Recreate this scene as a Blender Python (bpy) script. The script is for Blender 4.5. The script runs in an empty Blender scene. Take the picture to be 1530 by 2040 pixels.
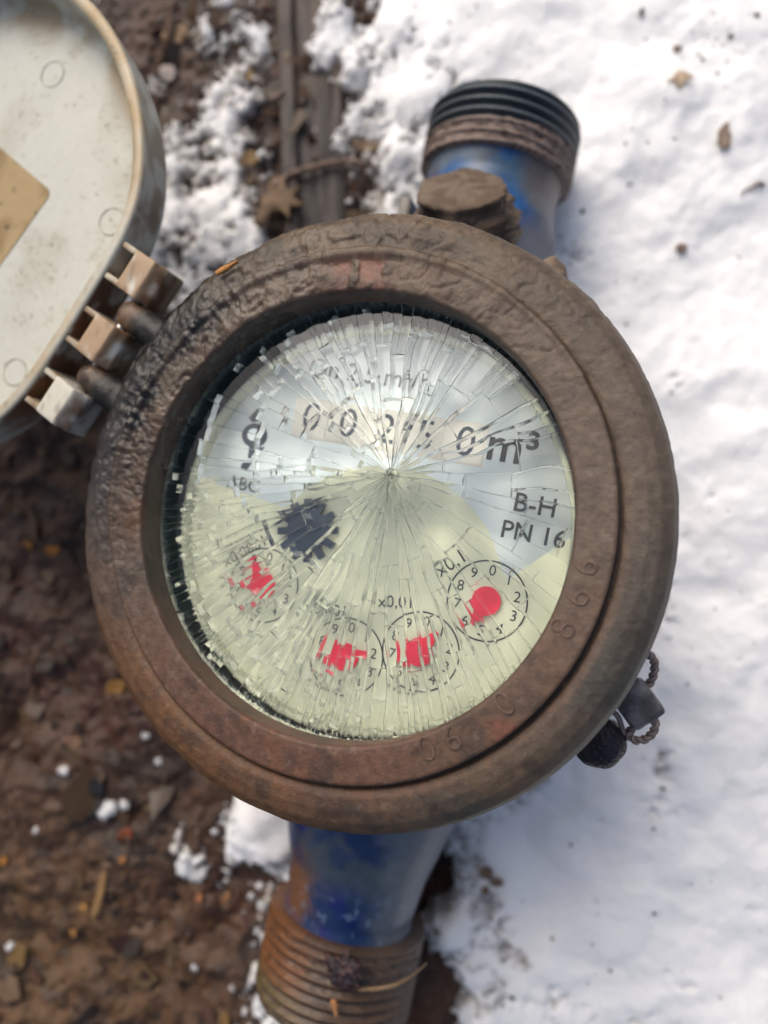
import bpy, bmesh, math, random
import numpy as np
from mathutils import Matrix, Vector

# ------------------------------------------------------------------ camera, light, exposure
sc = bpy.context.scene
FPX, CX, CY = 1534.0, 765.0, 1020.0            # focal length and principal point, photo pixels
CAM_EUL = (0.095, 0.289, 0.208)                # camera attitude in the meter's own frame
CAM_POS = np.array([42.2, -2.664, 113.05])   # mm, meter frame: z = dial axis, y = pipe axis
PIPE_Z = -55.35                                # pipe axis below the bezel's top face, mm
ROLL = math.radians(-12.0)                     # the meter leans over towards its open lid
PIPE_H = 21.0                                  # pipe axis above the ground, mm
BASE_Z = -77.0                                 # the meter's lowest point, meter frame


def rotm(a):
    rx, ry, rz = a
    X = np.array([[1, 0, 0], [0, math.cos(rx), -math.sin(rx)], [0, math.sin(rx), math.cos(rx)]])
    Y = np.array([[math.cos(ry), 0, math.sin(ry)], [0, 1, 0], [-math.sin(ry), 0, math.cos(ry)]])
    Z = np.array([[math.cos(rz), -math.sin(rz), 0], [math.sin(rz), math.cos(rz), 0], [0, 0, 1]])
    return Z @ Y @ X


R_CAM = rotm(CAM_EUL)
R_MET = rotm((0, ROLL, 0))
R_CW = R_MET @ R_CAM


def met2world(p):                               # mm -> mm
    return (np.atleast_2d(p) - np.array([0, 0, PIPE_Z])) @ R_MET.T + np.array([0, 0, PIPE_H])


CAM_W = met2world(CAM_POS)[0]


def at_m(px, py, z):
    """photo pixel -> point on the plane z of the meter frame (mm)"""
    d = R_CAM @ np.array([(px - CX) / FPX, -(py - CY) / FPX, -1.0])
    return CAM_POS + d * ((z - CAM_POS[2]) / d[2])


def at_w(px, py, z=0.0):
    """photo pixel -> point on the world plane z (mm)"""
    d = R_CW @ np.array([(px - CX) / FPX, -(py - CY) / FPX, -1.0])
    return CAM_W + d * ((z - CAM_W[2]) / d[2])


MM = 0.001
cam_d = bpy.data.cameras.new("camera")
cam = bpy.data.objects.new("camera", cam_d)
sc.collection.objects.link(cam)
m4 = Matrix([list(R_CW[i]) + [CAM_W[i] * MM] for i in range(3)] + [[0, 0, 0, 1]])
cam.matrix_world = m4
cam_d.sensor_fit = 'HORIZONTAL'
cam_d.sensor_width = 36.0
cam_d.lens = 36.0 * FPX / 1530.0
cam_d.clip_start = 0.005
cam_d.clip_end = 50.0
cam_d.dof.use_dof = True
cam_d.dof.focus_distance = 0.121
cam_d.dof.aperture_fstop = 12.0
sc.camera = cam

IMG_UP, IMG_RIGHT = R_CW[:, 1], R_CW[:, 0]
SUN_EL = math.radians(43)
hor = 0.88 * IMG_UP - 0.45 * IMG_RIGHT
SUN_AZ = math.atan2(hor[0], hor[1])
w = bpy.data.worlds.new("World")
sc.world = w
w.use_nodes = True
nt = w.node_tree
sky = nt.nodes.new("ShaderNodeTexSky")
sky.sky_type = 'NISHITA'
sky.sun_disc = False
sky.sun_elevation = SUN_EL
sky.sun_rotation = SUN_AZ
sky.air_density = 1.0
sky.dust_density = 6.0
sky.ozone_density = 0.6
bg = nt.nodes["Background"]
nt.links.new(sky.outputs[0], bg.inputs[0])
bg.inputs[1].default_value = 0.125
sun_d = bpy.data.lights.new("sun", 'SUN')
sun_d.energy = 1.35
sun_d.angle = math.radians(48)
sun_d.color = (1.0, 0.985, 0.96)
sun = bpy.data.objects.new("sun", sun_d)
sc.collection.objects.link(sun)
sdir = Vector((math.sin(SUN_AZ) * math.cos(SUN_EL), math.cos(SUN_AZ) * math.cos(SUN_EL), math.sin(SUN_EL)))
sun.rotation_euler = sdir.to_track_quat('Z', 'Y').to_euler()
sun.location = sdir * 2.0
sc.view_settings.view_transform = 'Standard'
sc.view_settings.look = 'None'
sc.view_settings.gamma = 1.0
sc.view_settings.use_curve_mapping = False
sc.view_settings.exposure = 0.02
sc.cycles.use_denoising = True
sc.cycles.max_bounces = 24
sc.cycles.transmission_bounces = 20
sc.cycles.diffuse_bounces = 4
sc.cycles.glossy_bounces = 16
sc.cycles.caustics_refractive = True
sc.cycles.blur_glossy = 0.0
sc.cycles.caustics_reflective = True
sc.cycles.sample_clamp_indirect = 40.0

# ------------------------------------------------------------------ helpers
rng = np.random.default_rng(11)
random.seed(5)
COL = sc.collection


def _h(ix, iy, iz, s):
    n = (ix * 374761393 + iy * 668265263 + iz * 2147483647 % 1274126177 + iz * 1103515245 + s * 40503 * 65537) & 0xFFFFFFFF
    n = ((n ^ (n >> 13)) * 1274126177) & 0xFFFFFFFF
    n = ((n ^ (n >> 16)) * 2246822519) & 0xFFFFFFFF
    return ((n ^ (n >> 15)) & 0xFFFFFF) / float(0xFFFFFF)


def noise(P, scale, seed=0):
    """smooth value noise in -1..1; P (n,3) in mm, scale = feature size in mm"""
    q = np.atleast_2d(np.asarray(P, float)) / scale + 1000.0
    i = np.floor(q).astype(np.int64)
    f = q - i
    f = f * f * f * (f * (f * 6 - 15) + 10)
    out = 0
    for dx in (0, 1):
        wx = f[:, 0] if dx else 1 - f[:, 0]
        for dy in (0, 1):
            wy = f[:, 1] if dy else 1 - f[:, 1]
            for dz in (0, 1):
                wz = f[:, 2] if dz else 1 - f[:, 2]
                out = out + wx * wy * wz * _h(i[:, 0] + dx, i[:, 1] + dy, i[:, 2] + dz, seed)
    return out * 2 - 1


def fbm(P, scale, octv=4, seed=0, gain=0.5):
    o, a, t = 0, 1.0, 0
    for k in range(octv):
        o = o + a * noise(P, scale, seed + 17 * k)
        t += a
        a *= gain
        scale *= 0.48
    return o / t * 1.5


def sst(a, b, x):
    t = np.clip((x - a) / (b - a), 0, 1)
    return t * t * (3 - 2 * t)


def mix(a, b, t):
    t = np.asarray(t)
    return a * (1 - t[..., None]) + np.asarray(b) * t[..., None]


def tag(o, label=None, cat=None, group=None, kind=None):
    if label: o["label"] = label
    if cat: o["category"] = cat
    if group: o["group"] = group
    if kind: o["kind"] = kind
    return o


def mesh_np(name, V, F, smooth=True, col=None):
    """V in mm (n,3); F (m,k) integer array of equal-sided faces, or a list of such arrays"""
    me = bpy.data.meshes.new(name)
    V = np.asarray(V, np.float32) * MM
    Fs = F if isinstance(F, list) else [F]
    Fs = [np.asarray(f, np.int32) for f in Fs if len(f)]
    me.vertices.add(len(V))
    me.vertices.foreach_set("co", V.ravel())
    li = np.concatenate([f.ravel() for f in Fs])
    sizes = np.concatenate([np.full(len(f), f.shape[1], np.int32) for f in Fs])
    me.loops.add(len(li))
    me.loops.foreach_set("vertex_index", li)
    me.polygons.add(len(sizes))
    me.polygons.foreach_set("loop_start", np.concatenate([[0], np.cumsum(sizes)[:-1]]).astype(np.int32))
    me.polygons.foreach_set("loop_total", sizes)
    me.polygons.foreach_set("use_smooth", np.full(len(sizes), bool(smooth)))
    me.update(calc_edges=True)
    me.validate()
    if col is not None:
        a = me.attributes.new("Col", 'FLOAT_COLOR', 'POINT')
        c = np.asarray(col, np.float32)
        if c.ndim == 1: c = np.tile(c, (len(V), 1))
        if c.shape[1] == 3: c = np.c_[c, np.full(len(c), 0.6, np.float32)]
        a.data.foreach_set("color", np.clip(c, 0, 1).ravel())
    return me


def add(name, me, mat, parent=None, loc=None):
    o = bpy.data.objects.new(name, me)
    COL.objects.link(o)
    for mm in (mat if isinstance(mat, (list, tuple)) else [mat]):
        me.materials.append(mm)
    if parent is not None: o.parent = parent
    if loc is not None: o.location = Vector(loc) * MM
    return o


def rgb(r, g, b):
    f = lambda v: (v / 255 / 12.92) if v <= 10 else ((v / 255 + 0.055) / 1.055) ** 2.4
    return np.array([f(r), f(g), f(b)])


def grid_faces(nu, nv, wrap_u=False):
    iu = np.arange(nu if wrap_u else nu - 1)
    iv = np.arange(nv - 1)
    a, b = np.meshgrid(iu, iv, indexing='ij')
    a2 = (a + 1) % nu
    return np.stack([a * nv + b, a2 * nv + b, a2 * nv + b + 1, a * nv + b + 1], -1).reshape(-1, 4)


def resample(prof, n):
    p = np.asarray(prof, float)
    d = np.r_[0, np.cumsum(np.hypot(*np.diff(p, axis=0).T))]
    s = np.linspace(0, d[-1], n)
    return np.c_[np.interp(s, d, p[:, 0]), np.interp(s, d, p[:, 1])]


def vnormals(V, F):
    n = np.cross(V[F[:, 2]] - V[F[:, 0]], V[F[:, 3]] - V[F[:, 1]])
    out = np.zeros_like(V)
    for k in range(4): np.add.at(out, F[:, k], n)
    return out / (np.linalg.norm(out, axis=1, keepdims=True) + 1e-12)


def tube(pts, rad, ns=10, cap=True):
    """round tube through points; rad scalar or per point -> V, [quads, tris]"""
    P = np.asarray(pts, float)
    n = len(P)
    rad = np.broadcast_to(rad, (n,)).astype(float)
    T = np.gradient(P, axis=0)
    T /= np.linalg.norm(T, axis=1, keepdims=True)
    ref = np.array([0, 0, 1.0]) if abs(T[0, 2]) < 0.9 else np.array([1.0, 0, 0])
    u = np.cross(T[0], ref); u /= np.linalg.norm(u)
    V = []
    for i in range(n):
        u = u - T[i] * (u @ T[i]); u /= np.linalg.norm(u)
        v = np.cross(T[i], u)
        a = np.linspace(0, 2 * math.pi, ns, endpoint=False)
        V.append(P[i] + rad[i] * (np.cos(a)[:, None] * u + np.sin(a)[:, None] * v))
    V = np.concatenate(V)
    F = []
    for i in range(n - 1):
        for j in range(ns):
            F.append((i * ns + j, i * ns + (j + 1) % ns, (i + 1) * ns + (j + 1) % ns, (i + 1) * ns + j))
    fs = [np.array(F)]
    if cap:
        V = np.r_[V, [P[0]], [P[-1]]]
        c0, c1 = len(V) - 2, len(V) - 1
        t = [(c0, (j + 1) % ns, j) for j in range(ns)] + [(c1, (n - 1) * ns + j, (n - 1) * ns + (j + 1) % ns) for j in range(ns)]
        fs.append(np.array(t))
    return V, fs


def smooth_path(pts, n):
    p = np.asarray(pts, float)
    d = np.r_[0, np.cumsum(np.linalg.norm(np.diff(p, axis=0), axis=1))]
    s = np.linspace(0, d[-1], n)
    q = np.c_[[np.interp(s, d, p[:, k]) for k in range(3)]].T
    for _ in range(max(2, n // len(p))):
        q[1:-1] = (q[:-2] + 2 * q[1:-1] + q[2:]) / 4
    return q


_ico = {}


def ico(sub):
    if sub not in _ico:
        bm = bmesh.new()
        bmesh.ops.create_icosphere(bm, subdivisions=sub, radius=1.0)
        V = np.array([v.co[:] for v in bm.verts]); F = np.array([[v.index for v in f.verts] for f in bm.faces])
        bm.free()
        _ico[sub] = (V, F)
    return _ico[sub]


def bevel_box(sx, sy, sz, b=0.4, seg=2):
    bm = bmesh.new()
    bmesh.ops.create_cube(bm, size=1.0)
    for v in bm.verts: v.co = Vector((v.co.x * sx, v.co.y * sy, v.co.z * sz))
    bmesh.ops.bevel(bm, geom=bm.edges[:], offset=b, segments=seg, affect='EDGES', profile=0.5)
    return bm


def bm_np(bm, sub=0):
    if sub: bmesh.ops.subdivide_edges(bm, edges=bm.edges[:], cuts=sub, use_grid_fill=True)
    bmesh.ops.triangulate(bm, faces=bm.faces[:])
    bm.verts.index_update()
    V = np.array([v.co[:] for v in bm.verts]); F = np.array([[v.index for v in f.verts] for f in bm.faces])
    bm.free()
    return V, F


# ------------------------------------------------------------------ materials
def nodes(name):
    m = bpy.data.materials.new(name)
    m.use_nodes = True
    t = m.node_tree
    return m, t, t.nodes["Principled BSDF"]


def attr_mat(name, fine=1.2, fine_amt=0.25, bump=0.35, bump_mm=0.15, bump_sz=0.6, metallic=0.0, coat=0.0, spec=0.5, sss=0.0, wet=0.0):
    """colour and roughness from the mesh's Col attribute, fine grain and relief from noise"""
    m, t, p = nodes(name)
    N, L = t.nodes.new, t.links.new
    at = N("ShaderNodeAttribute"); at.attribute_name = "Col"
    tc = N("ShaderNodeTexCoord")
    n1 = N("ShaderNodeTexNoise"); n1.inputs["Scale"].default_value = 1000 / fine; n1.inputs["Detail"].default_value = 7; n1.inputs["Roughness"].default_value = 0.7
    L(tc.outputs["Object"], n1.inputs["Vector"])
    mr = N("ShaderNodeMapRange"); mr.inputs[1].default_value = 0.3; mr.inputs[2].default_value = 0.7
    mr.inputs[3].default_value = 1 - fine_amt; mr.inputs[4].default_value = 1 + fine_amt
    L(n1.outputs["Fac"], mr.inputs[0])
    mul = N("ShaderNodeVectorMath"); mul.operation = 'SCALE'
    L(at.outputs["Color"], mul.inputs[0]); L(mr.outputs[0], mul.inputs["Scale"])
    L(mul.outputs[0], p.inputs["Base Color"])
    ra = N("ShaderNodeMath"); ra.operation = 'MULTIPLY_ADD'; ra.inputs[1].default_value = 0.25; ra.use_clamp = True
    sb = N("ShaderNodeMath"); sb.operation = 'SUBTRACT'; sb.inputs[1].default_value = 0.5
    L(n1.outputs["Fac"], sb.inputs[0]); L(sb.outputs[0], ra.inputs[0]); L(at.outputs["Alpha"], ra.inputs[2])
    L(ra.outputs[0], p.inputs["Roughness"])
    n2 = N("ShaderNodeTexNoise"); n2.inputs["Scale"].default_value = 1000 / bump_sz; n2.inputs["Detail"].default_value = 8; n2.inputs["Roughness"].default_value = 0.7
    L(tc.outputs["Object"], n2.inputs["Vector"])
    bp = N("ShaderNodeBump"); bp.inputs["Strength"].default_value = bump; bp.inputs["Distance"].default_value = bump_mm * MM
    L(n2.outputs["Fac"], bp.inputs["Height"]); L(bp.outputs[0], p.inputs["Normal"])
    p.inputs["Metallic"].default_value = metallic
    p.inputs["Specular IOR Level"].default_value = spec
    p.inputs["Coat Weight"].default_value = coat
    p.inputs["Coat Roughness"].default_value = 0.12
    if sss:
        p.inputs["Subsurface Weight"].default_value = sss
        p.inputs["Subsurface Radius"].default_value = (1.0, 1.0, 1.0)
        p.inputs["Subsurface Scale"].default_value = 0.003
    return m


def plain_mat(name, color, rough=0.5, metallic=0.0, grain=0.12, sz=0.8):
    m, t, p = nodes(name)
    N, L = t.nodes.new, t.links.new
    tc = N("ShaderNodeTexCoord")
    n1 = N("ShaderNodeTexNoise"); n1.inputs["Scale"].default_value = 1000 / sz; n1.inputs["Detail"].default_value = 4
    L(tc.outputs["Object"], n1.inputs["Vector"])
    r = N("ShaderNodeMix"); r.data_type = 'RGBA'
    c = np.asarray(color)
    r.inputs[6].default_value = (*np.clip(c * (1 - grain), 0, 1), 1); r.inputs[7].default_value = (*np.clip(c * (1 + grain), 0, 1), 1)
    L(n1.outputs["Fac"], r.inputs[0]); L(r.outputs[2], p.inputs["Base Color"])
    p.inputs["Roughness"].default_value = rough
    p.inputs["Metallic"].default_value = metallic
    return m


M = {}
M['bezel'] = attr_mat("muddy_brass", fine=1.6, fine_amt=0.38, bump=0.75, bump_mm=0.28, bump_sz=1.3, spec=0.5)
M['paint'] = attr_mat("blue_paint", fine=2.2, fine_amt=0.2, bump=0.25, bump_mm=0.12, bump_sz=0.8)
M['thread'] = attr_mat("dirty_thread", fine=1.0, fine_amt=0.35, bump=0.5, bump_mm=0.2, bump_sz=0.5)
M['mudcake'] = attr_mat("caked_mud", fine=1.0, fine_amt=0.35, bump=0.8, bump_mm=0.3, bump_sz=0.7)
M['plastic'] = attr_mat("grey_plastic", fine=1.4, fine_amt=0.06, bump=0.12, bump_mm=0.08, bump_sz=0.5)
M['mud'] = attr_mat("wet_soil", fine=1.6, fine_amt=0.4, bump=0.8, bump_mm=0.5, bump_sz=1.2, spec=0.4)
M['litter'] = attr_mat("soil_litter", fine=0.8, fine_amt=0.3, bump=0.4, bump_mm=0.2, bump_sz=0.6, spec=0.35)
M['snow'] = attr_mat("snow", fine=1.1, fine_amt=0.04, bump=0.3, bump_mm=0.4, bump_sz=1.3, spec=0.2, sss=0.8)
M['lead'] = attr_mat("lead", fine=0.8, fine_amt=0.3, bump=0.6, bump_mm=0.25, bump_sz=0.9, metallic=0.35)
M['wire'] = plain_mat("rusty_wire", (0.24, 0.19, 0.17), 0.45, 0.3, 0.5, 0.6)
M['pin'] = plain_mat("steel_pin", (0.35, 0.33, 0.31), 0.3, 0.9)
M['dial_white'] = plain_mat("dial_white", (0.80, 0.84, 0.87), 0.45, 0, 0.02, 3)
M['dial_cream'] = plain_mat("dial_cream", (0.67, 0.655, 0.495), 0.45, 0, 0.03, 4)
M['dial_rim'] = plain_mat("dial_rim", (0.50, 0.50, 0.38), 0.5, 0, 0.06, 3)
M['drum'] = plain_mat("counter_drum", (0.68, 0.63, 0.58), 0.5, 0, 0.03, 3)
M['ink'] = plain_mat("black_print", (0.012, 0.013, 0.015), 0.5, 0, 0.2)
M['red'] = plain_mat("red_pointer", (0.80, 0.018, 0.055), 0.4, 0, 0.05)
M['navy'] = plain_mat("navy_wheel", (0.012, 0.025, 0.05), 0.35, 0, 0.2)
M['cavity'] = plain_mat("dark_housing", (0.014, 0.032, 0.032), 0.35, 0, 0.3)
M['stamp'] = attr_mat("stamped_brass", fine=0.7, fine_amt=0.3, bump=0.5, bump_mm=0.15, bump_sz=0.5)


def glass(name, rough, tint):
    m, t, p = nodes(name)
    p.inputs["Base Color"].default_value = (*tint, 1)
    p.inputs["Transmission Weight"].default_value = 1.0
    p.inputs["IOR"].default_value = 1.5
    p.inputs["Roughness"].default_value = rough
    if rough > 0.02:
        N, L = t.nodes.new, t.links.new
        tc = N("ShaderNodeTexCoord"); n = N("ShaderNodeTexNoise"); n.inputs["Scale"].default_value = 1800; n.inputs["Detail"].default_value = 3
        L(tc.outputs["Object"], n.inputs["Vector"])
        b = N("ShaderNodeBump"); b.inputs["Strength"].default_value = 0.5; b.inputs["Distance"].default_value = 0.08 * MM
        L(n.outputs["Fac"], b.inputs["Height"]); L(b.outputs[0], p.inputs["Normal"])
    return m


M['glass'] = glass("window_glass", 0.0, (0.945, 0.99, 0.966))
M['fracture'] = glass("glass_fracture", 0.10, (0.93, 0.985, 0.96))

# ------------------------------------------------------------------ ground: soil, snow, plank
CTRL = [  # photo pixel, snow cover (-1 bare soil .. 1 deep snow)
    (1300, 100, 1), (1450, 500, 1), (1450, 900, 1), (1450, 1400, 1), (1400, 1800, 1), (1150, 1900, 1), (1000, 1700, .9), (1240, 600, .9), (1230, 400, 1),
    (900, 100, .75), (800, 50, .65), (1000, 60, .95), (1100, 60, 1), (830, 200, .75), (1500, 50, 1), (1500, 2000, 1),
    (700, 120, .5), (720, 220, .35), (650, 100, .3), (800, 300, .65), (780, 380, .35), (660, 30, .45), (640, 250, -.35), (700, 300, -.1), (690, 60, .35),
    (480, 150, .55), (500, 200, .6), (470, 60, .35), (410, 50, .3), (350, 200, -.2), (370, 120, -.6), (330, 60, -.7), (400, 290, .05), (420, 400, .6), (470, 440, .6), (350, 440, .35), (440, 330, .35), (520, 100, .3), (455, 235, .45),
    (390, 500, .3), (370, 350, .1), (540, 430, -.35), (640, 420, -.6), (700, 420, -.1), (565, 30, -.8), (567, 75, -.8), (568, 120, -.8), (569, 170, -.8), (570, 220, -.8), (571, 270, -.7), (572, 330, -.6), (550, 260, -.5), (740, 430, .15), (520, 320, .05),
    (100, 1000, -1), (50, 1300, -1), (150, 1600, -1), (300, 1800, -1), (100, 1950, -1), (400, 1990, -.75), (440, 1850, -.75), (300, 1500, -1), (400, 1580, -.75), (260, 1980, -1), (60, 1780, -1),
    (510, 1635, .85), (535, 1690, .75), (480, 1660, .65), (410, 1700, -.45), (370, 1725, -.1), (480, 1760, -.25), (520, 1800, -.5), (515, 1910, .12), (545, 1990, .1),
    (930, 1760, .5), (875, 1745, -1.1), (868, 1790, -1.1), (900, 1700, .3), (900, 1870, .85), (930, 1840, .8), (868, 1960, -1.2), (880, 2010, -1.2), (930, 1950, .75), (950, 2030, .7), (1050, 1760, .9),
    (750, 1100, -.2), (1000, 1300, .5), (300, 1200, -.9), (250, 900, -.8),
    (1140, 1660, .95), (1000, 420, .8)]
CW = np.array([np.r_[at_w(x, y, 4)[:2], v] for x, y, v in CTRL])


def cover(x, y):
    """how much snow lies at a spot of the ground (world mm)"""
    num = np.zeros_like(x); den = np.zeros_like(x) + 1e-9
    for cx, cy, v in CW:
        d2 = (x - cx) ** 2 + (y - cy) ** 2
        k = 1.0 / (d2 + 6.0) ** 1.6
        num += k * v; den += k
    return num / den


def axis_coords(lo, hi, step, far, grow=1.13):
    a = list(np.arange(lo, hi + step, step))
    s = step
    while a[-1] < far:
        s *= grow; a.append(a[-1] + s)
    s = step
    while a[0] > -far:
        s *= grow; a.insert(0, a[0] - s)
    return np.array(a)


corner = np.array([at_w(x, y, 0)[:2] for x, y in ((0, 0), (1530, 0), (0, 2040), (1530, 2040))])
gx = axis_coords(corner[:, 0].min() - 6, corner[:, 0].max() + 6, 0.62, 2500)
gy = axis_coords(corner[:, 1].min() - 6, corner[:, 1].max() + 6, 0.62, 2500)
GX, GY = np.meshgrid(gx, gy, indexing='ij')
GP = np.c_[GX.ravel(), GY.ravel(), np.zeros(GX.size)]
GF = grid_faces(len(gx), len(gy))
cov = cover(GP[:, 0], GP[:, 1])


def soil_height(P):
    lump = fbm(P, 20, 3, 3) * 2.4
    ridg = 1 - np.abs(fbm(P, 11, 4, 9))
    return lump + (ridg - 0.7) * 2.4 + fbm(P, 4.0, 4, 21) * 0.7


gout = np.hypot(np.maximum(0, np.abs(GP[:, 0] - corner[:, 0].mean()) - np.ptp(corner[:, 0]) / 2 - 6), np.maximum(0, np.abs(GP[:, 1] - corner[:, 1].mean()) - np.ptp(corner[:, 1]) / 2 - 6))
near = 1 - sst(0, 45, gout)                        # fine relief only where the sheet is finely divided
hs = soil_height(GP) * near
pit = np.exp(-(((GP[:, 0] - at_w(875, 1860)[0]) / 9) ** 2 + ((GP[:, 1] - at_w(875, 1860)[1]) / 26) ** 2))
hs = hs - 9 * pit
hole = at_w(30, 1470)[:2]
hs -= 4 * np.exp(-(((GP[:, 0] - hole[0]) / 4) ** 2 + ((GP[:, 1] - hole[1]) / 9) ** 2))
n1, n2, n3 = fbm(GP, 26, 3, 31), fbm(GP, 10, 4, 33), fbm(GP, 3.0, 4, 35)
oc = at_w(90, 1950)[:2]
och = np.exp(-((GP[:, 0] - oc[0]) ** 2 + (GP[:, 1] - oc[1]) ** 2) / 45 ** 2)
c = np.tile(rgb(74, 51, 39), (len(GP), 1))
c = mix(c, rgb(78, 50, 40), sst(.1, .7, n1))
c = mix(c, rgb(104, 78, 50), och * .8)
c = mix(c, rgb(88, 68, 50), sst(.25, .8, n2) * .6)
c = mix(c, rgb(40, 31, 27), sst(.0, .8, -n2) * .75)
c = mix(c, rgb(60, 46, 38), sst(.1, .7, n3) * .5)
c = mix(c, rgb(38, 34, 34), sst(-.6, .2, cov) * .6)
rough = 0.50 - .24 * sst(-.2, .6, n1)
ground = add("ground", mesh_np("ground", np.c_[GP[:, :2], hs], GF, True, np.c_[c, rough]), M['mud'])
tag(ground, kind="structure")

edge = cov + 0.30 * fbm(GP, 11, 3, 41) * near + (1 - .55 * sst(.6, .95, cov)) * (0.36 * fbm(GP, 3.6, 4, 43, .65) + .2 * fbm(GP, 1.4, 2, 47)) * near + .3 * (1 - near) * fbm(GP, 420, 2, 49)
thick = sst(-0.05, 0.62, edge) * (.3 + .7 * sst(.3, .95, cov)) * (7.0 + 4.0 * fbm(GP, 40, 3, 51) * near) + .9 * sst(-.02, .25, edge)
bumps = np.abs(fbm(GP, 6, 3, 53)) * 1.2 + fbm(GP, 2.2, 3, 55) * 0.6
amp = near * sst(.0, .25, edge) * (1 - .84 * sst(.3, .75, edge))
hsn = np.where(edge > 0, np.maximum(hs * .35, -1.0) + thick + bumps * amp, hs - 1.2 + edge * 2.5)
dirt = (1 - sst(.05, .55, edge)) * sst(-.5, .5, fbm(GP, 8, 3, 61) + .15)
sc_ = np.tile(np.array([.92, .925, .93]), (len(GP), 1))
sc_ = mix(sc_, np.array([.58, .58, .58]), (1 - sst(.05, .6, edge)) * .7)
sc_ = mix(sc_, rgb(150, 138, 126), dirt * .8)
snow = add("snow", mesh_np("snow", np.c_[GP[:, :2], hsn], GF, True, np.c_[sc_, np.full(len(GP), .6)]), M['snow'])
tag(snow, kind="structure")


def ground_z(x, y):
    ix = np.clip(np.searchsorted(gx, x), 0, len(gx) - 1); iy = np.clip(np.searchsorted(gy, y), 0, len(gy) - 1)
    k = ix * len(gy) + iy
    return np.maximum(hs[k], hsn[k])


def edge_at(x, y):
    ix = np.clip(np.searchsorted(gx, x), 0, len(gx) - 1); iy = np.clip(np.searchsorted(gy, y), 0, len(gy) - 1)
    return edge[ix * len(gy) + iy]


def on_ground(px, py, lift=0.0):
    p = at_w(px, py, 4)
    for _ in range(4):
        p = at_w(px, py, float(ground_z(p[0], p[1])) + lift)
    return p


# plank half buried in slush, running up beside the bezel
a0, a1 = at_w(600, -160, 3), at_w(625, 560, 3)
ax = (a1 - a0)[:2]; ln = np.linalg.norm(ax); ax = ax / ln; sd = np.array([-ax[1], ax[0]])
if sd @ IMG_RIGHT[:2] < 0: sd = -sd
prof = np.array([(-7.6, -4), (-7.6, 2.0), (-7.0, 2.9), (-3.6, 3.0), (-3.0, 2.4), (-2.9, 1.2), (8.4, 1.3), (9.0, .8), (9.0, -4)])
ns = 160
s = np.linspace(0, ln, ns)
pp = resample(prof, 46)
V = np.array([[*(a0[:2] + ax * t + sd * q[0]), q[1]] for t in s for q in pp])
g = fbm(np.c_[(V[:, :2] @ ax) * .12, V[:, :2] @ sd, V[:, 2]], 1.6, 3, 71)
V[:, 2] += .35 * g + .5 * fbm(V, 18, 2, 73); V[:, :2] += sd * (.4 * fbm(V, 9, 2, 75))[:, None]
c = mix(np.tile(rgb(66, 57, 54), (len(V), 1)), rgb(42, 36, 35), sst(-.2, .6, g)); c = mix(c, rgb(84, 68, 56), sst(.2, .8, fbm(V, 14, 3, 77)) * .5)
plank = add("plank", mesh_np("plank", V, grid_faces(ns, 46), True, np.c_[c, np.full(len(V), .5)]), M['litter'])
tag(plank, "dark wet wooden plank half buried under slush beside the meter", "plank")

# ------------------------------------------------------------------ the water meter
root = bpy.data.objects.new("water_meter", None)
COL.objects.link(root)
b0 = met2world([0, 0, BASE_Z])[0] * MM
root.matrix_world = Matrix([list(R_MET[i]) + [b0[i]] for i in range(3)] + [[0, 0, 0, 1]])
tag(root, "old muddy water meter with shattered glass, round bronze bezel and blue threaded pipe ends", "water meter")
OFF = np.array([0, 0, BASE_Z])


def part(name, V, F, mat, col=None, parent=root, smooth=True):
    return add(name, mesh_np(name, np.asarray(V) - OFF, F, smooth, col), mat, parent)


def ang_bump(phi, a, width):
    d = (phi - math.radians(a) + math.pi) % (2 * math.pi) - math.pi
    return np.exp(-(d / math.radians(width)) ** 2)


# --- bezel: lathe with caked mud, wear and patina
prof = [(36.9, -6.0), (35.95, -6.0), (35.75, -5.4), (35.6, -.9), (35.7, -.4), (36.0, -.08), (37.0, 0), (41.3, -.1), (41.65, -.4), (41.75, -2.0), (42.1, -2.2), (42.6, -1.7),
        (43.6, -1.35), (45.6, -1.35), (47.6, -1.9), (49.2, -3.2), (50.0, -5.0), (50.0, -7.0), (49.4, -9.3), (48.2, -11.5), (46.8, -13.5), (45.6, -14.2), (45.0, -17)]
NP, NA = 120, 1000
pr = resample(prof, NP)
phi = np.linspace(0, 2 * math.pi, NA, endpoint=False)
V = np.stack([np.outer(np.cos(phi), pr[:, 0]), np.outer(np.sin(phi), pr[:, 0]), np.outer(np.ones(NA), pr[:, 1])], -1).reshape(-1, 3)
PH = np.repeat(phi, NP); RR = np.tile(pr[:, 0], NA); ZZ = np.tile(pr[:, 1], NA)
F = grid_faces(NA, NP, True)
nrm = vnormals(V, F)
if (nrm[(RR > 37) & (RR < 40)][:, 2].mean()) < 0: nrm = -nrm; F = F[:, ::-1]
muda = np.clip(ang_bump(PH, 135, 38) + .8 * ang_bump(PH, 95, 35) + .75 * ang_bump(PH, 178, 28) + .25 * ang_bump(PH, 45, 30), 0, 1.1)
face = sst(35.65, 36.3, RR)
muda = muda * face
patch = at_m(728, 565, 0)
pa, prd = math.degrees(math.atan2(patch[1], patch[0])), math.hypot(patch[0], patch[1])
bare = ang_bump(PH, pa + 2, 9) ** 2 * (1 - sst(40, 41.6, RR)) * sst(-.55, -.1, fbm(V, 3, 2, 5) + .25)
bare = np.clip(bare * 1.6, 0, 1)
relief = fbm(V, 5.5, 4, 7)
crag = 1 - np.abs(fbm(V, 3.0, 3, 11)) * 1.6
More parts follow.
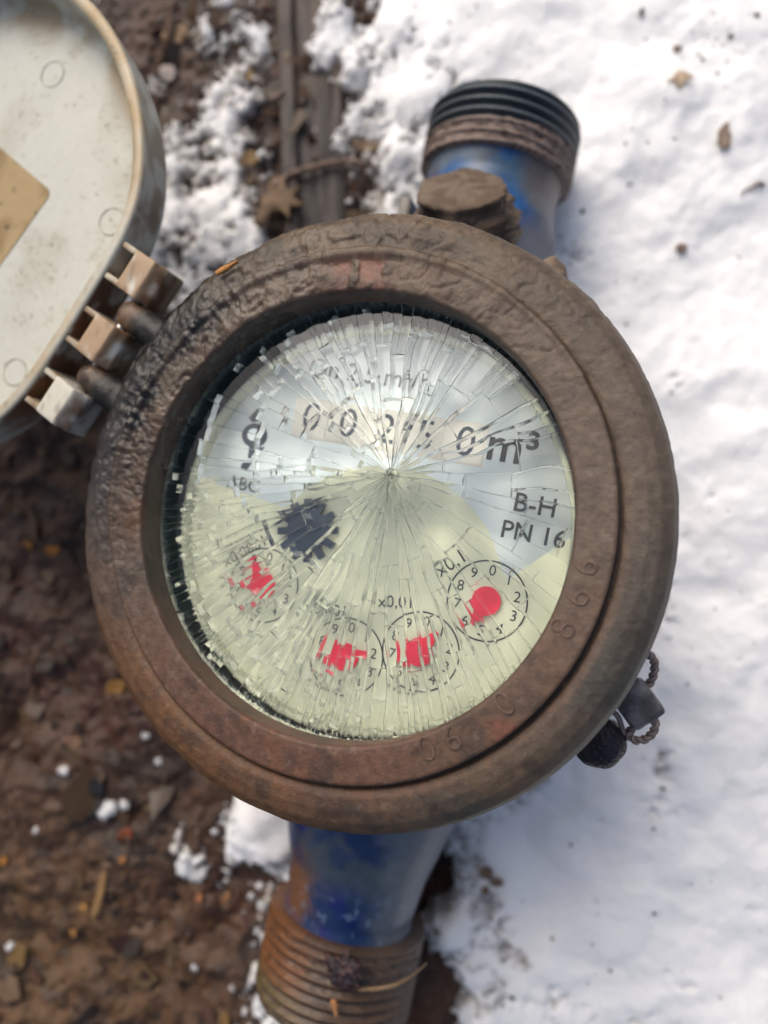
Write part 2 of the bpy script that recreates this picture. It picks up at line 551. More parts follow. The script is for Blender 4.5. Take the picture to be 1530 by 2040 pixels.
disp = muda * (0.30 + 0.30 * relief + 0.10 * crag + .20 * fbm(V, 1.0, 3, 13) * (.5 + .5 * sst(-.4, .5, fbm(V, 8, 2, 14))) - .25 * sst(.12, .0, np.abs(fbm(V, 4.5, 2, 16)))) * (1 - bare) + .03 * fbm(V, 2.6, 4, 15) * face
fill = muda * sst(41, 41.5, RR) * (1 - sst(42.2, 44, RR)) * 1.0            # mud fills the step
disp += fill
outer = sst(44, 48, RR)
disp += .10 * fbm(V, 4.0, 4, 19) * outer
disp *= sst(-16, -13, ZZ)
V = V + nrm * disp[:, None]
n_lo, n_md, n_hi = fbm(V, 14, 3, 21), fbm(V, 4.5, 3, 23), fbm(V, 1.2, 3, 25)
top_c, red_c, dk_c, or_c, gr_c = rgb(104, 86, 69), rgb(98, 65, 49), rgb(40, 30, 24), rgb(106, 70, 34), rgb(58, 59, 53)
c = np.tile(top_c, (len(V), 1))
low = np.clip(ang_bump(PH, 265, 75), 0, 1)
c = mix(c, red_c, low * .85 * (1 - .5 * outer))
bead = sst(41.3, 42.2, RR)
c = mix(c, rgb(98, 80, 60), bead * ang_bump(PH, 80, 50) * .9)
c = mix(c, or_c, bead * np.clip(ang_bump(PH, 240, 48) * 1.1, 0, 1) * (.75 + .3 * n_md))
c = mix(c, gr_c, np.clip(bead * sst(42.5, 45, RR) * np.clip(ang_bump(PH, 340, 52) * 1.2, 0, 1) * (.85 + .5 * n_lo), 0, 1))
c = mix(c, rgb(82, 74, 68), bead * ang_bump(PH, 190, 22) * .8)
c = mix(c, rgb(92, 86, 78), ang_bump(PH, 205, 9) * (1 - bead) * .5)
c = mix(c, rgb(106, 72, 58), sst(.15, .7, n_lo) * low * .5 * (1 - bead))
c = mix(c, rgb(86, 68, 48), sst(.1, .7, -n_lo) * ang_bump(PH, 295, 25) * .7)
c = mix(c, rgb(116, 72, 54), ang_bump(PH, 320, 4) * (1 - bead) * sst(37, 39.5, RR) * sst(-.4, .2, n_md))
c = mix(c, rgb(134, 86, 68), bare * .9)
c = mix(c, dk_c, sst(.05, .7, -n_md) * .5)
c = mix(c, rgb(124, 78, 44), sst(.25, .75, fbm(V, 7, 4, 27)) * .28 * (1 - .85 * np.clip(ang_bump(PH, 20, 60) + ang_bump(PH, 340, 40) * bead, 0, 1)))
c = mix(c, rgb(106, 92, 80), np.clip(ang_bump(PH, 25, 45), 0, 1) * .55)
c = mix(c, rgb(58, 43, 32), muda * sst(-.2, .5, -relief) * .6)
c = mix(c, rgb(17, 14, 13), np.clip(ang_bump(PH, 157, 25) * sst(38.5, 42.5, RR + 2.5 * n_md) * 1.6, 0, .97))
c = mix(c, rgb(52, 47, 46), np.clip(ang_bump(PH, 178, 13) * sst(41.5, 44, RR + n_md), 0, .85))
c = mix(c, rgb(96, 62, 36), sst(1.0, 0.0, np.abs(RR - 41.9)) * ang_bump(PH, 225, 35) * .7)
c = mix(c, rgb(40, 30, 26), sst(.55, .1, np.abs(RR - 42.0)) * (1 - muda) * .75)
c = mix(c, rgb(64, 48, 42), (1 - face) * .6 * (1 - low * .7))
c = mix(c, rgb(132, 118, 106), sst(.55, .95, n_hi) * .3 * (1 - outer))
wet = np.clip(ang_bump(PH, 150, 48), 0, 1)
c = c * (.86 - .14 * wet)[:, None]
rough = .52 - .38 * wet * (.7 + .5 * n_md) - .1 * outer * low
rough = np.where(bare > .4, .38, rough)
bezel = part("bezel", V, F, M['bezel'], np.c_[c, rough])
tag(bezel, "round bronze bezel ring caked in brown mud and rust")


def text_np(s, size, extr=0.0, bevel=0.0, bold=0.0):
    cu = bpy.data.curves.new("t", 'FONT')
    cu.body = s; cu.size = size; cu.extrude = extr; cu.bevel_depth = bevel; cu.offset = bold; cu.resolution_u = 3
    cu.align_x = 'CENTER'; cu.align_y = 'CENTER'
    o = bpy.data.objects.new("t", cu)
    COL.objects.link(o)
    dg = bpy.context.evaluated_depsgraph_get(); dg.update()
    me = bpy.data.meshes.new_from_object(o.evaluated_get(dg))
    bm = bmesh.new(); bm.from_mesh(me)
    bmesh.ops.triangulate(bm, faces=bm.faces[:])
    bm.verts.index_update()
    V = np.array([v.co[:] for v in bm.verts]); F = np.array([[v.index for v in f.verts] for f in bm.faces])
    bm.free()
    bpy.data.objects.remove(o); bpy.data.meshes.remove(me); bpy.data.curves.remove(cu)
    return V, F


# --- digits stamped into the bezel
for ch, px, py in (("0", 848, 1487), ("6", 897, 1466), ("0", 1000, 1398), ("8", 1142, 1262), ("6", 1178, 1200), ("6", 1196, 1136)):
    p = at_m(px, py, .2)
    a = math.atan2(p[1], p[0])
    tv, tf = text_np(ch, 5.4, 0.06, 0.08, -0.14)
    ca, sa = math.cos(a + math.pi / 2), math.sin(a + math.pi / 2)
    tv = np.c_[tv[:, 0] * ca - tv[:, 1] * sa + 38.0 * math.cos(a), tv[:, 0] * sa + tv[:, 1] * ca + 38.0 * math.sin(a), tv[:, 2] + .02]
    cc = mix(np.tile(rgb(100, 80, 66), (len(tv), 1)), rgb(84, 64, 52), sst(-.3, .5, fbm(tv, 2, 2, 3)))
    part("stamped_digit", tv, tf, M['stamp'], np.c_[cc, np.full(len(tv), .55)], bezel)

# --- hinge knuckles of the bezel, hinge pin
HA = math.radians(155.5)
U = np.array([math.cos(HA), math.sin(HA), 0]); T = np.array([-U[1], U[0], 0]) * -1.0   # T points up the photo
HT0 = -1.6


def hp(d, t, z):
    return U * d + T * (t + HT0) + np.array([0, 0, z])


for t in (6.75, -6.75):
    n = 34
    pts = np.array([hp(q, t, z) for q, z in zip(np.linspace(45.5, 58.6, n), np.interp(np.linspace(0, 1, n), [0, .5, 1], [-6.0, -4.6, -4.2]))])
    k = np.linspace(0, 1, n)
    rad = np.interp(k, [0, .45, .58, 1], [3.9, 3.1, 2.78, 2.7]) * np.sqrt(np.clip(1 - np.clip((k - .80) / .2001, 0, 1) ** 2, 0.0004, 1))
    V, fs = tube(pts, rad, 26)
    nn = fbm(V, 2.6, 3, 81)
    ctr = pts[np.clip(np.arange(len(V)) // 26, 0, n - 1)]
    V = V + (V - ctr) * (nn * .10)[:, None]
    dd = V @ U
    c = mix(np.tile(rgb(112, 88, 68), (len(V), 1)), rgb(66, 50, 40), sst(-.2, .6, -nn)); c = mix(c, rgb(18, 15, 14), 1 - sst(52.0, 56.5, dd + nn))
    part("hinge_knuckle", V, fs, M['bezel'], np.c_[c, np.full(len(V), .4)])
V, fs = tube([hp(56.5, -16.8, -4.3), hp(56.5, 0, -4.3), hp(56.5, 16.8, -4.3)], 1.1, 12)
part("hinge_pin", V, fs, M['pin'])

# --- body under the bezel, with its necks
NP, NA = 60, 200
pr = resample([(45.2, -14), (45.4, -22), (46.5, -23), (46.5, -29), (45, -30), (44, -40), (42, -55), (36, -68), (26, -75), (1, -77)], NP)
phi = np.linspace(0, 2 * math.pi, NA, endpoint=False)
V = np.stack([np.outer(np.cos(phi), pr[:, 0]), np.outer(np.sin(phi), pr[:, 0]), np.outer(np.ones(NA), pr[:, 1])], -1).reshape(-1, 3)


def paint_cols(V, seed, mudw):
    a, b = fbm(V, 11, 3, seed), fbm(V, 4, 3, seed + 3)
    c = mix(np.tile(rgb(30, 84, 138), (len(V), 1)), rgb(20, 66, 128), sst(-.3, .5, b))
    c = mix(c, rgb(70, 90, 104), sst(-.1, .5, a) * .75)
    c = mix(c, rgb(60, 62, 60), np.clip(sst(.0, .55, b + a * .4) * mudw, 0, 1))
    c = mix(c, rgb(104, 72, 46), np.clip(sst(.25, .6, -a + .3 * b) * mudw, 0, 1) * .8)
    return c


part("body", V, grid_faces(NA, NP, True)[:, ::-1], M['paint'], np.c_[paint_cols(V, 91, np.ones(len(V))), np.full(len(V), .45)])


def pipe_lathe(ys, rs, hexa=None, na=220, rib=None):
    """lathe round the pipe axis (meter y); hexa 0..1 blends the round section to a hexagon"""
    ph = np.linspace(0, 2 * math.pi, na, endpoint=False)
    Y = np.repeat(ys, na); P = np.tile(ph, len(ys)); Rr = np.repeat(rs, na)
    if hexa is not None:
        h = np.repeat(hexa, na)
        ap = (P + math.radians(0)) % (math.pi / 3) - math.pi / 6
        Rr = Rr * (1 - h) + h * Rr * .985 / np.cos(ap) * (1 - .10 * sst(.42, .52, np.abs(ap)))
    if rib is not None: Rr = Rr + rib(Y, P)
    V = np.c_[Rr * np.cos(P), Y, PIPE_Z + Rr * np.sin(P)]
    F = grid_faces(len(ys), na)
    k = np.arange(len(ys) - 1)
    Fw = np.stack([k * na + na - 1, (k + 1) * na + na - 1, (k + 1) * na, k * na], -1)
    return V, np.r_[F, Fw], Y, P, Rr


# outlet neck (wrench flats) and its thread
ys = np.linspace(36, 83.2, 90)
rs = np.interp(ys, [36, 46, 52, 66, 72, 76, 79, 83.2], [20, 17.5, 15.6, 15.4, 15.6, 15.0, 14.9, 15.6])
V, F, Y, P, Rr = pipe_lathe(ys, rs, np.interp(ys, [50, 54, 68, 72], [0, 1, 1, 0]))
c = paint_cols(V, 101, sst(.1, .5, fbm(V, 9, 2, 107)) * .5)
c = mix(c, rgb(28, 92, 150), sst(-.3, .4, fbm(V, 8, 2, 109)) * .65)
c = mix(c, rgb(108, 104, 100), np.clip(sst(8.5, 13.5, V[:, 0] + 2 * fbm(V, 5, 2, 111)) * (1 - sst(56, 66, V[:, 1] * -1 + 120)) , 0, 1) * .75)
c = mix(c, rgb(112, 122, 128), sst(77.5, 81.5, Y + 1.2 * fbm(V, 3, 2, 113)) * sst(3, -6, V[:, 0]) * .8)
c = mix(c, rgb(96, 88, 84), sst(71, 79, Y) * sst(6, 12, V[:, 0]) * .85)
part("outlet_neck", V, F, M['paint'], np.c_[c, np.full(len(V), .34)])

PITCH = 2.31


def thread(y0, y1, sgn, r0, depth):
    ys = np.linspace(y0, y1, 130)
    yy = (ys - y0) * sgn
    L = abs(y1 - y0)

    def rib(Y, P):
        u = ((Y * sgn - P / (2 * math.pi) * PITCH) / PITCH) % 1.0
        tri = np.clip(1.25 * (1 - np.abs(2 * u - 1)) - .12, 0, 1)
        k = (Y - y0) * sgn
        return (tri - .85) * depth * sst(.4, 1.6, k) * (1 - .6 * sst(L - .9, L, k)) - .9 * sst(L - 1.0, L, k)
    V, F, Y, P, Rr = pipe_lathe(ys, np.full(len(ys), r0), None, 300, rib)
    # close the end with the wall thickness and the bore
    na = 300
    n0 = len(V)
    for rr, yv in ((13.2, y1), (12.4, y1 - .4 * sgn), (12.4, y1 - 14 * sgn)):
        ph = np.linspace(0, 2 * math.pi, na, endpoint=False)
        V = np.r_[V, np.c_[rr * np.cos(ph), np.full(na, yv), PIPE_Z + rr * np.sin(ph)]]
    rows = [n0 - na, n0, n0 + na, n0 + 2 * na]
    j = np.arange(na); j2 = (j + 1) % na
    F = np.r_[F, np.concatenate([np.stack([a + j, b + j, b + j2, a + j2], -1) for a, b in zip(rows[:-1], rows[1:])])]
    # shoulder
    n0 = len(V)
    ph = np.linspace(0, 2 * math.pi, na, endpoint=False)
    V = np.r_[V, np.c_[12.6 * np.cos(ph), np.full(na, y0 - .2 * sgn), PIPE_Z + 12.6 * np.sin(ph)]]
    F = np.r_[F, np.stack([n0 + j, j, j2, n0 + j2], -1)]
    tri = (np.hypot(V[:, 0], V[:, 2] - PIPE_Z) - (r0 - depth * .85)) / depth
    return V, F, np.clip(tri, 0, 1)


V, F, tri = thread(82.6, 96.2, 1, 17.25, 1.15)
nz = fbm(V, 3.2, 3, 121); nf = fbm(V, 1.1, 3, 123)
brown = 1 - sst(87.8, 88.6, V[:, 1] + .5 * nz - .02 * V[:, 0])
rr = np.hypot(V[:, 0], V[:, 2] - PIPE_Z)
fillr = 16.9 + .30 * nf + .25 * nz
grow = np.clip(fillr - rr, 0, .8) * brown * (rr > 15.5) * sst(82.7, 83.4, V[:, 1]) * .85
V[:, 0] += V[:, 0] / rr * grow; V[:, 2] += (V[:, 2] - PIPE_Z) / rr * grow
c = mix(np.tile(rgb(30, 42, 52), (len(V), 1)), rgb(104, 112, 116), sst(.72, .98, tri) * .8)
c = mix(c, mix(np.tile(rgb(122, 106, 98), (len(V), 1)), rgb(74, 58, 52), sst(.1, .6, -nf)), brown)
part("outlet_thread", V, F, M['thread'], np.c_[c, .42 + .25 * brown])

# inlet neck and its thread
ys = np.linspace(-36, -85.4, 90)
rs = np.interp(-ys, [36, 52, 62, 74, 83, 85.4], [25, 21.5, 18.8, 15.4, 13.9, 14.3])
V, F, Y, P, Rr = pipe_lathe(ys, rs)
A, B, Cn = fbm(V, 10, 3, 131), fbm(V, 4, 3, 133), fbm(V, 1.3, 3, 134)
c = mix(np.tile(rgb(22, 46, 88), (len(V), 1)), rgb(14, 30, 98), sst(-.1, .5, B))
c = mix(c, rgb(66, 78, 84), np.clip(sst(-.25, .45, A + .5 * B) * sst(-79, -70, Y) * .85, 0, 1))
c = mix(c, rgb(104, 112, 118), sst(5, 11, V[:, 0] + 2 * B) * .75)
bl = at_m(600, 1760, -46)
c = mix(c, rgb(112, 78, 52), np.clip(1.3 * np.exp(-((V[:, 0] - bl[0]) / 4.5) ** 2 - ((V[:, 1] - bl[1]) / 7) ** 2) * sst(-.5, .3, B + .4) * (V[:, 2] > PIPE_Z), 0, .95))
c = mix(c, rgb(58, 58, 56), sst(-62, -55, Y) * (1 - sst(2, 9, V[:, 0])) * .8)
c = mix(c, rgb(128, 150, 172), sst(.35, .75, Cn) * sst(-72, -78, Y) * .35)
part("inlet_neck", V, F[:, ::-1], M['paint'], np.c_[c, np.full(len(V), .33)])
V, F, tri = thread(-85.0, -103.5, -1, 17.25, 1.1)
nz = fbm(V, 3.6, 3, 141); nf = fbm(V, 1.2, 3, 143)
lft = sst(4, -8, V[:, 0] + 3 * nz)
rr = np.hypot(V[:, 0], V[:, 2] - PIPE_Z)
grow = np.clip(16.95 + .35 * nf + .4 * nz - rr, 0, .9) * (rr > 15.5) * sst(-85.1, -85.8, V[:, 1]) * (.35 + .55 * sst(-95, -88, V[:, 1]))
V[:, 0] += V[:, 0] / rr * grow; V[:, 2] += (V[:, 2] - PIPE_Z) / rr * grow
c = mix(np.tile(rgb(82, 64, 50), (len(V), 1)), rgb(110, 68, 34), lft)
c = mix(c, rgb(80, 76, 50), lft * sst(-95, -99, V[:, 1]) * .8)
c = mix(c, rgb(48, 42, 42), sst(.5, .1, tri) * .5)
c = mix(c, rgb(58, 42, 34), sst(.1, .7, -nf) * .6)
c = mix(c, rgb(112, 90, 68), sst(.4, .8, nf) * .4)
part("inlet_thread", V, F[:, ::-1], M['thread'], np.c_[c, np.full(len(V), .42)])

# --- hexagon plug on the outlet, caked with mud
c0 = np.array([0.0, 0.0, 0.0])
na, prz = 120, resample([(.1, -24.6), (7.6, -24.6), (8.4, -25.2), (8.7, -29.8), (9.9, -30.6), (10.4, -31.6), (10.2, -34), (9.8, -34.6), (9.7, -40)], 60)
phi = np.linspace(0, 2 * math.pi, na, endpoint=False)
PH, RR, ZZ = np.repeat(phi, 60), np.tile(prz[:, 0], na), np.tile(prz[:, 1], na)
hx = (PH + .35) % (math.pi / 3) - math.pi / 6
k = sst(-30.6, -29.6, ZZ)
RR = RR * (1 - k + k * (.25 + .75 * .93 / np.cos(hx)))
V = np.c_[c0[0] + RR * np.cos(PH), c0[1] + RR * np.sin(PH), ZZ]
n_ = fbm(V, 3.0, 4, 151)
lump = np.clip(ang_bump(PH, 340, 42), 0, 1) * sst(-39, -33, ZZ) * sst(3, 7.5, RR)
cav = ang_bump(PH, 235, 24) * sst(-30.6, -29.8, ZZ) * sst(-25.6, -26.6, ZZ)
d = lump * (1.8 + 1.5 * n_) + .45 * n_ * sst(-36, -31, ZZ) - 2.0 * cav
V += np.c_[np.cos(PH), np.sin(PH), .35 * lump] * d[:, None] * np.clip(RR / 5, 0, 1)[:, None]
V[:, 2] += .22 * fbm(V, 2.2, 3, 153) * (ZZ > -25)
V[:, 2] += 24.6
V *= 1.02
ti = math.radians(38)
ptop = at_m(916, 372, -28)
V = np.c_[V[:, 0], V[:, 1] * math.cos(ti) + V[:, 2] * math.sin(ti), -V[:, 1] * math.sin(ti) + V[:, 2] * math.cos(ti)] + ptop
c = mix(np.tile(rgb(108, 92, 76), (len(V), 1)), rgb(84, 66, 50), sst(-.2, .5, n_))
c = mix(c, rgb(62, 48, 42), np.clip(cav * 1.2, 0, .9)); c = mix(c, rgb(70, 56, 48), lump * sst(.0, .6, -n_))
c = mix(c, rgb(34, 32, 34), sst(-33.4, -34.4, ZZ) * (1 - lump))
part("plug", V, grid_faces(na, 60, True)[:, ::-1], M['mudcake'], np.c_[c, np.full(len(V), .6)])
# small tab beside the plug and the seal stub on the body flange
p = at_m(806, 428, -37)
V, F = bm_np(bevel_box(2.6, 7, 9, .6), 2)
part("tab", V + p + np.array([0, 0, -3]), F, M['paint'], np.c_[np.tile(rgb(120, 116, 110), (len(V), 1)), np.full(len(V), .5)])
p = at_m(1098, 536, -27)
V, fs = tube(np.array([p + np.array([0, 0, z]) for z in (-9, -6, -3, -1, -.3, 0)]), [2.9, 2.8, 2.8, 2.7, 2.4, 1.6], 20)
nn = fbm(V, 1.7, 3, 157)
V = V + np.c_[nn, nn, nn * .7] * .4
part("seal_stub", V, fs, M['mudcake'], np.c_[mix(np.tile(rgb(126, 106, 88), (len(V), 1)), rgb(76, 58, 46), sst(0, .6, -nn)), np.full(len(V), .6)])

# ------------------------------------------------------------------ dial under the glass
ZG, TG, ZD = -5.6, 3.0, -12.6                     # glass top, glass thickness, dial face
ZE = -11.6                                        # where the dial seems to lie, seen through the glass
phi = np.linspace(0, 2 * math.pi, 160, endpoint=False)


def ring_lathe(prof, na=160):
    pr = np.asarray(prof, float)
    ph = np.linspace(0, 2 * math.pi, na, endpoint=False)
    V = np.stack([np.outer(np.cos(ph), pr[:, 0]), np.outer(np.sin(ph), pr[:, 0]), np.outer(np.ones(na), pr[:, 1])], -1).reshape(-1, 3)
    return V, grid_faces(na, len(pr), True)[:, ::-1]


V, F = ring_lathe([(36.8, -5.2), (36.8, -15.5), (.05, -15.5)])
part("housing", V, F, M['cavity'])
V, F = ring_lathe([(.05, ZD), (34.2, ZD), (34.2, -15.4)])
dial = part("dial", V + np.array([1.2, -1.3, 0]), F, M['dial_white'])
tag(dial, "white and cream register dial with four small red pointers")


def flat(name, poly, z, th, mat, parent=dial):
    """a thin plate with the given outline (mm, meter frame)"""
    p = np.asarray(poly, float); n = len(p)
    V = np.r_[np.c_[p, np.full(n, z + th)], np.c_[p, np.full(n, z)]]
    bm = bmesh.new()
    vs = [bm.verts.new(v) for v in V]
    bm.faces.new(vs[:n])
    for i in range(n): bm.faces.new((vs[i], vs[n + i], vs[n + (i + 1) % n], vs[(i + 1) % n]))
    bmesh.ops.recalc_face_normals(bm, faces=bm.faces[:])
    bmesh.ops.triangulate(bm, faces=bm.faces[:])
    bm.verts.index_update()
    Vn = np.array([v.co[:] for v in bm.verts]); Fn = np.array([[v.index for v in f.verts] for f in bm.faces]); bm.free()
    return part(name, Vn, Fn, mat, None, parent, smooth=False)


V, F = ring_lathe([(33.7, ZD + .02), (33.8, -10.9), (34.1, -10.6), (34.7, -10.6), (34.9, -10.9), (34.9, -15.3)])
part("dial_rim", V + np.array([1.2, -1.3, 0]), F, M['dial_rim'], None, dial)
# cream lower plate: the lower part of the face and a round hump over the works
L_, R_ = at_m(345, 1000, ZE), at_m(1135, 1103, ZE)
hc, hr = at_m(745, 1185, ZE), 22.0
pts = []
for a in np.linspace(math.radians(175), math.radians(368), 90): pts.append((33.6 * math.cos(a) + 1.2, 33.6 * math.sin(a) - 1.3))
R31 = np.array(pts[-1]); L31 = np.array(pts[0])
hump = [hc[:2] + hr * np.array([math.cos(a), math.sin(a)]) for a in np.linspace(math.radians(22), math.radians(146), 40)]
right_in = np.array([hump[0][0] + 1.2, hump[0][1] - 1.0])
pts += [tuple(right_in)] + [tuple(q) for q in hump] + [(hump[-1][0] - 1.5, hump[-1][1] - .8)]
flat("cream_plate", pts, ZD, .12, M['dial_cream'])


def lettering(s, px, py, size, rot=0.0, mat='ink', bold=0.0, name="lettering", z=None, sx=1.0):
    p = at_m(px, py, ZE)
    V, F = text_np(s, size, 0.0, 0.0, bold)
    ca, sa = math.cos(rot), math.sin(rot)
    V = np.c_[V[:, 0] * sx * ca - V[:, 1] * sa + p[0], V[:, 0] * sx * sa + V[:, 1] * ca + p[1], np.full(len(V), (ZD + .19) if z is None else z)]
    return part(name, V, F, M[mat], None, dial, smooth=False)


lettering("Qn 2,5 m³/h", 735, 748, 4.6)
lettering("m³", 1022, 893, 8.0, bold=.10)
lettering("B-H", 1066, 1008, 4.4, bold=.03)
lettering("PN 16", 1062, 1066, 4.1, bold=.03)
lettering("ABC", 486, 966, 3.4)
lettering("x0,1", 900, 1122, 3.3, rot=math.radians(44))
lettering("x0,01", 790, 1200, 2.9, rot=math.radians(10))
lettering("x0,001", 652, 1215, 2.9, rot=math.radians(5))
lettering("x0,0001", 490, 1098, 2.9, rot=math.radians(38))
# maker's sign at the left: a bold ring with a leaf above and two wedges below
p = at_m(508, 868, ZE)[:2]
an = np.linspace(0, 2 * math.pi, 40)
for nm, poly in (("emblem", [(2.5 * math.cos(a), 2.2 * math.sin(a)) for a in an[:-1]]),
                 ("emblem", [(-1.9, 3.0), (-.6, 4.8), (.9, 5.6), (.6, 4.2), (.1, 2.6), (-1.0, 2.3)]),
                 ("emblem", [(-.6, -1.9), (2.4, -1.8), (1.2, -4.2), (-.4, -4.2)]),
                 ("emblem", [(-1.2, -5.2), (.6, -4.9), (-.1, -6.4), (-1.4, -6.2)])):
    flat(nm, np.array(poly) + p, ZD + .02, .1, M['navy'])
flat("emblem_eye", np.array([(1.2 * math.cos(a), 1.15 * math.sin(a)) for a in an[:-1]]) + p + np.array([-.2, .1]), ZD + .14, .05, M['dial_white'])
# counter: five drums behind a slot
p = at_m(770, 858, ZE)[:2]
flat("counter_slot", np.array([(-17.5, -3.6), (17.5, -3.6), (17.5, 3.6), (-17.5, 3.6)]) + p, ZD + .02, .06, M['drum'])
for i, ch in enumerate("00250"):
    q = p + np.array([-14 + 7 * i, 0])
    dr = flat("counter_drum", np.array([(-3.1, -3.3), (3.1, -3.3), (3.1, 3.3), (-3.1, 3.3)]) + q, ZD + .09, .14, M['drum'])
    V, F = text_np(ch, 7.2, 0, 0, .0)
    part("counter_digit", np.c_[V[:, 0] + q[0], V[:, 1] + q[1], np.full(len(V), ZD + .27)], F, M['navy'], None, dial, smooth=False)
# star wheel
p = at_m(618, 1058, ZE)[:2]
star = []
for k in range(12):
    a0_ = 2 * math.pi * k / 12 + .2
    for da, r in ((-.17, 3.7), (-.11, 5.5), (.11, 5.5), (.17, 3.7)): star.append((r * math.cos(a0_ + da), r * math.sin(a0_ + da)))
flat("star_wheel", np.array(star) + p, ZD + .5, 1.0, M['navy'])
# sub-dials: scale ring, ten figures, red pointer
for (px, py), pang in zip(((970, 1197), (838, 1298), (690, 1308), (527, 1166)), (250, 60, 20, 125)):
    p = at_m(px, py, ZE)[:2]
    ro, ri = 6.6, 6.35
    ph = np.linspace(0, 2 * math.pi, 64, endpoint=False)
    V = np.r_[np.c_[p[0] + ro * np.cos(ph), p[1] + ro * np.sin(ph), np.full(64, ZD + .2)], np.c_[p[0] + ri * np.cos(ph), p[1] + ri * np.sin(ph), np.full(64, ZD + .2)]]
    j = np.arange(64); F = np.stack([j, (j + 1) % 64, 64 + (j + 1) % 64, 64 + j], -1)
    part("scale_ring", V, F, M['ink'], None, dial, smooth=False)
    for k in range(10):
        a = math.pi / 2 - 2 * math.pi * k / 10
        V, F = text_np(str(k), 2.5)
        part("scale_figure", np.c_[V[:, 0] + p[0] + 4.9 * math.cos(a), V[:, 1] + p[1] + 4.9 * math.sin(a), np.full(len(V), ZD + .2)], F, M['ink'], None, dial, smooth=False)
    a = math.radians(pang)
    outl = [(2.35 * math.cos(b), 2.35 * math.sin(b)) for b in np.linspace(math.radians(25), math.radians(335), 30)] + [(4.4, -.35), (4.4, .35)]
    outl = np.array([(x * math.cos(a) - y * math.sin(a), x * math.sin(a) + y * math.cos(a)) for x, y in outl])
    flat("pointer", outl + p, ZD + .45, .5, M['red'])

# ------------------------------------------------------------------ shattered glass: every piece is a prism of its own
GC = at_m(778, 945, ZG)[:2]
RG = 36.2


def rmax(th):
    dx, dy = math.cos(th), math.sin(th)
    b = GC[0] * dx + GC[1] * dy
    return -b + math.sqrt(b * b - (GC @ GC) + RG * RG)


def g_warp(th, r, low):
    P0 = np.array([[math.cos(th) * 7, math.sin(th) * 7, r * .16]])
    P1 = np.array([[math.cos(th) * 34, math.sin(th) * 34, r * .35]])
    wob = (.55 * noise(P0, 1, 201)[0] + .22 * noise(P1, 1, 203)[0]) * min(1, r / 9)
    dr = .35 * noise(P1, 1, 205)[0] * min(1, r / 5)
    t = th + wob / max(r, .5)
    q = GC + (r + dr) * np.array([math.cos(t), math.sin(t)])
    if low:
        k = min(1, r / 6)
        er = np.array([math.cos(t), math.sin(t)]); et = np.array([-er[1], er[0]])
        sl = .5 + .5 * noise(P0 * .6, 1, 211)[0]
        q = q + (er * .08 * noise(P1 * 1.3, 1, 207)[0] + et * (.06 + .5 * sl * sl) * noise(P1 * 1.3, 1, 209)[0]) * k
    m = math.hypot(*q)
    if m > RG: q = q * (RG / m)
    return q


cells = []


def grow(t0, t1, r0, depth):
    tm = (t0 + t1) / 2
    rm = rmax(tm)
    if rm - r0 < .6: return
    deg = math.degrees(tm) % 360
    big = math.exp(-((((deg - 5 + 180) % 360) - 180) / 35) ** 2)          # coarser towards the right
    fine = math.exp(-((((deg - 225 + 180) % 360) - 180) / 50) ** 2)       # finer at the lower left
    ln = (random.uniform(3.0, 13) if random.random() < .93 else random.uniform(.7, 1.6)) * (1 + .6 * big - .2 * fine)
    if depth == 0: ln = random.uniform(2.0, 9.0)
    r1 = min(r0 + ln, rm)
    if rm - r1 < 1.4: r1 = rm
    cells.append((t0, t1, r0, r1))
    if r1 >= rm: return
    left = math.exp(-((((deg - 178 + 180) % 360) - 180) / 16) ** 2)
    up = math.exp(-((((deg - 80 + 180) % 360) - 180) / 45) ** 2)
    wmax = 2.0 * (1 + 1.1 * big + .6 * left - .25 * fine - .2 * up)
    if (t1 - t0) * r1 > wmax * random.uniform(.55, 1.55):
        k = t0 + (t1 - t0) * random.uniform(.36, .64)
        grow(t0, k, r1, depth + 1); grow(k, t1, r1, depth + 1)
    else:
        grow(t0, t1, r1, depth + 1)


cuts = []
t = 0.0
while t < 2 * math.pi - .1:
    cuts.append(t); t += random.uniform(.08, .27)
for i, t0 in enumerate(cuts):
    grow(t0, cuts[i + 1] if i + 1 < len(cuts) else 2 * math.pi, 1.0, 0)
cells.sort(key=lambda q: -(q[1] - q[0]) * (q[2] + q[3]) * (q[3] - q[2]))


def shard(t0, t1, r0, r1):
    g = .03
    a0_, a1_, b0_, b1_ = t0 + g / r0, t1 - g / r0, t0 + g / r1, t1 - g / r1
    ra, rb = r0 + g, r1 - g
    if a1_ - a0_ < .005: a0_ = a1_ = (t0 + t1) / 2; a0_ -= .002; a1_ += .002
    n = max(2, int((r1 - r0) / 1.3) + 1)
    out = []
    ks = np.linspace(0, 1, n)
    side0 = [(a0_ + (b0_ - a0_) * k, ra + (rb - ra) * k) for k in ks]
    end = [(b0_ + (b1_ - b0_) * k, rb) for k in (.33, .67)]
    side1 = [(a1_ + (b1_ - a1_) * k, ra + (rb - ra) * k) for k in ks[::-1]]
    loop = side0 + end + side1
    top = np.array([g_warp(th, r, False) for th, r in loop]); bot = np.array([g_warp(th, r, True) for th, r in loop])
    cen = top.mean(0)
    s = .0035 if random.random() < .85 else .012
    ta, tb, dz = random.gauss(0, s), random.gauss(0, s), random.uniform(-.12, .08)
    zt = ZG + dz + ta * (top[:, 0] - cen[0]) + tb * (top[:, 1] - cen[1])
    ta2, tb2 = ta + random.gauss(0, .003), tb + random.gauss(0, .003)
    zb = ZG - TG + dz + ta2 * (bot[:, 0] - cen[0]) + tb2 * (bot[:, 1] - cen[1])
    return np.r_[np.c_[top, zt], np.c_[bot, zb]], len(loop)


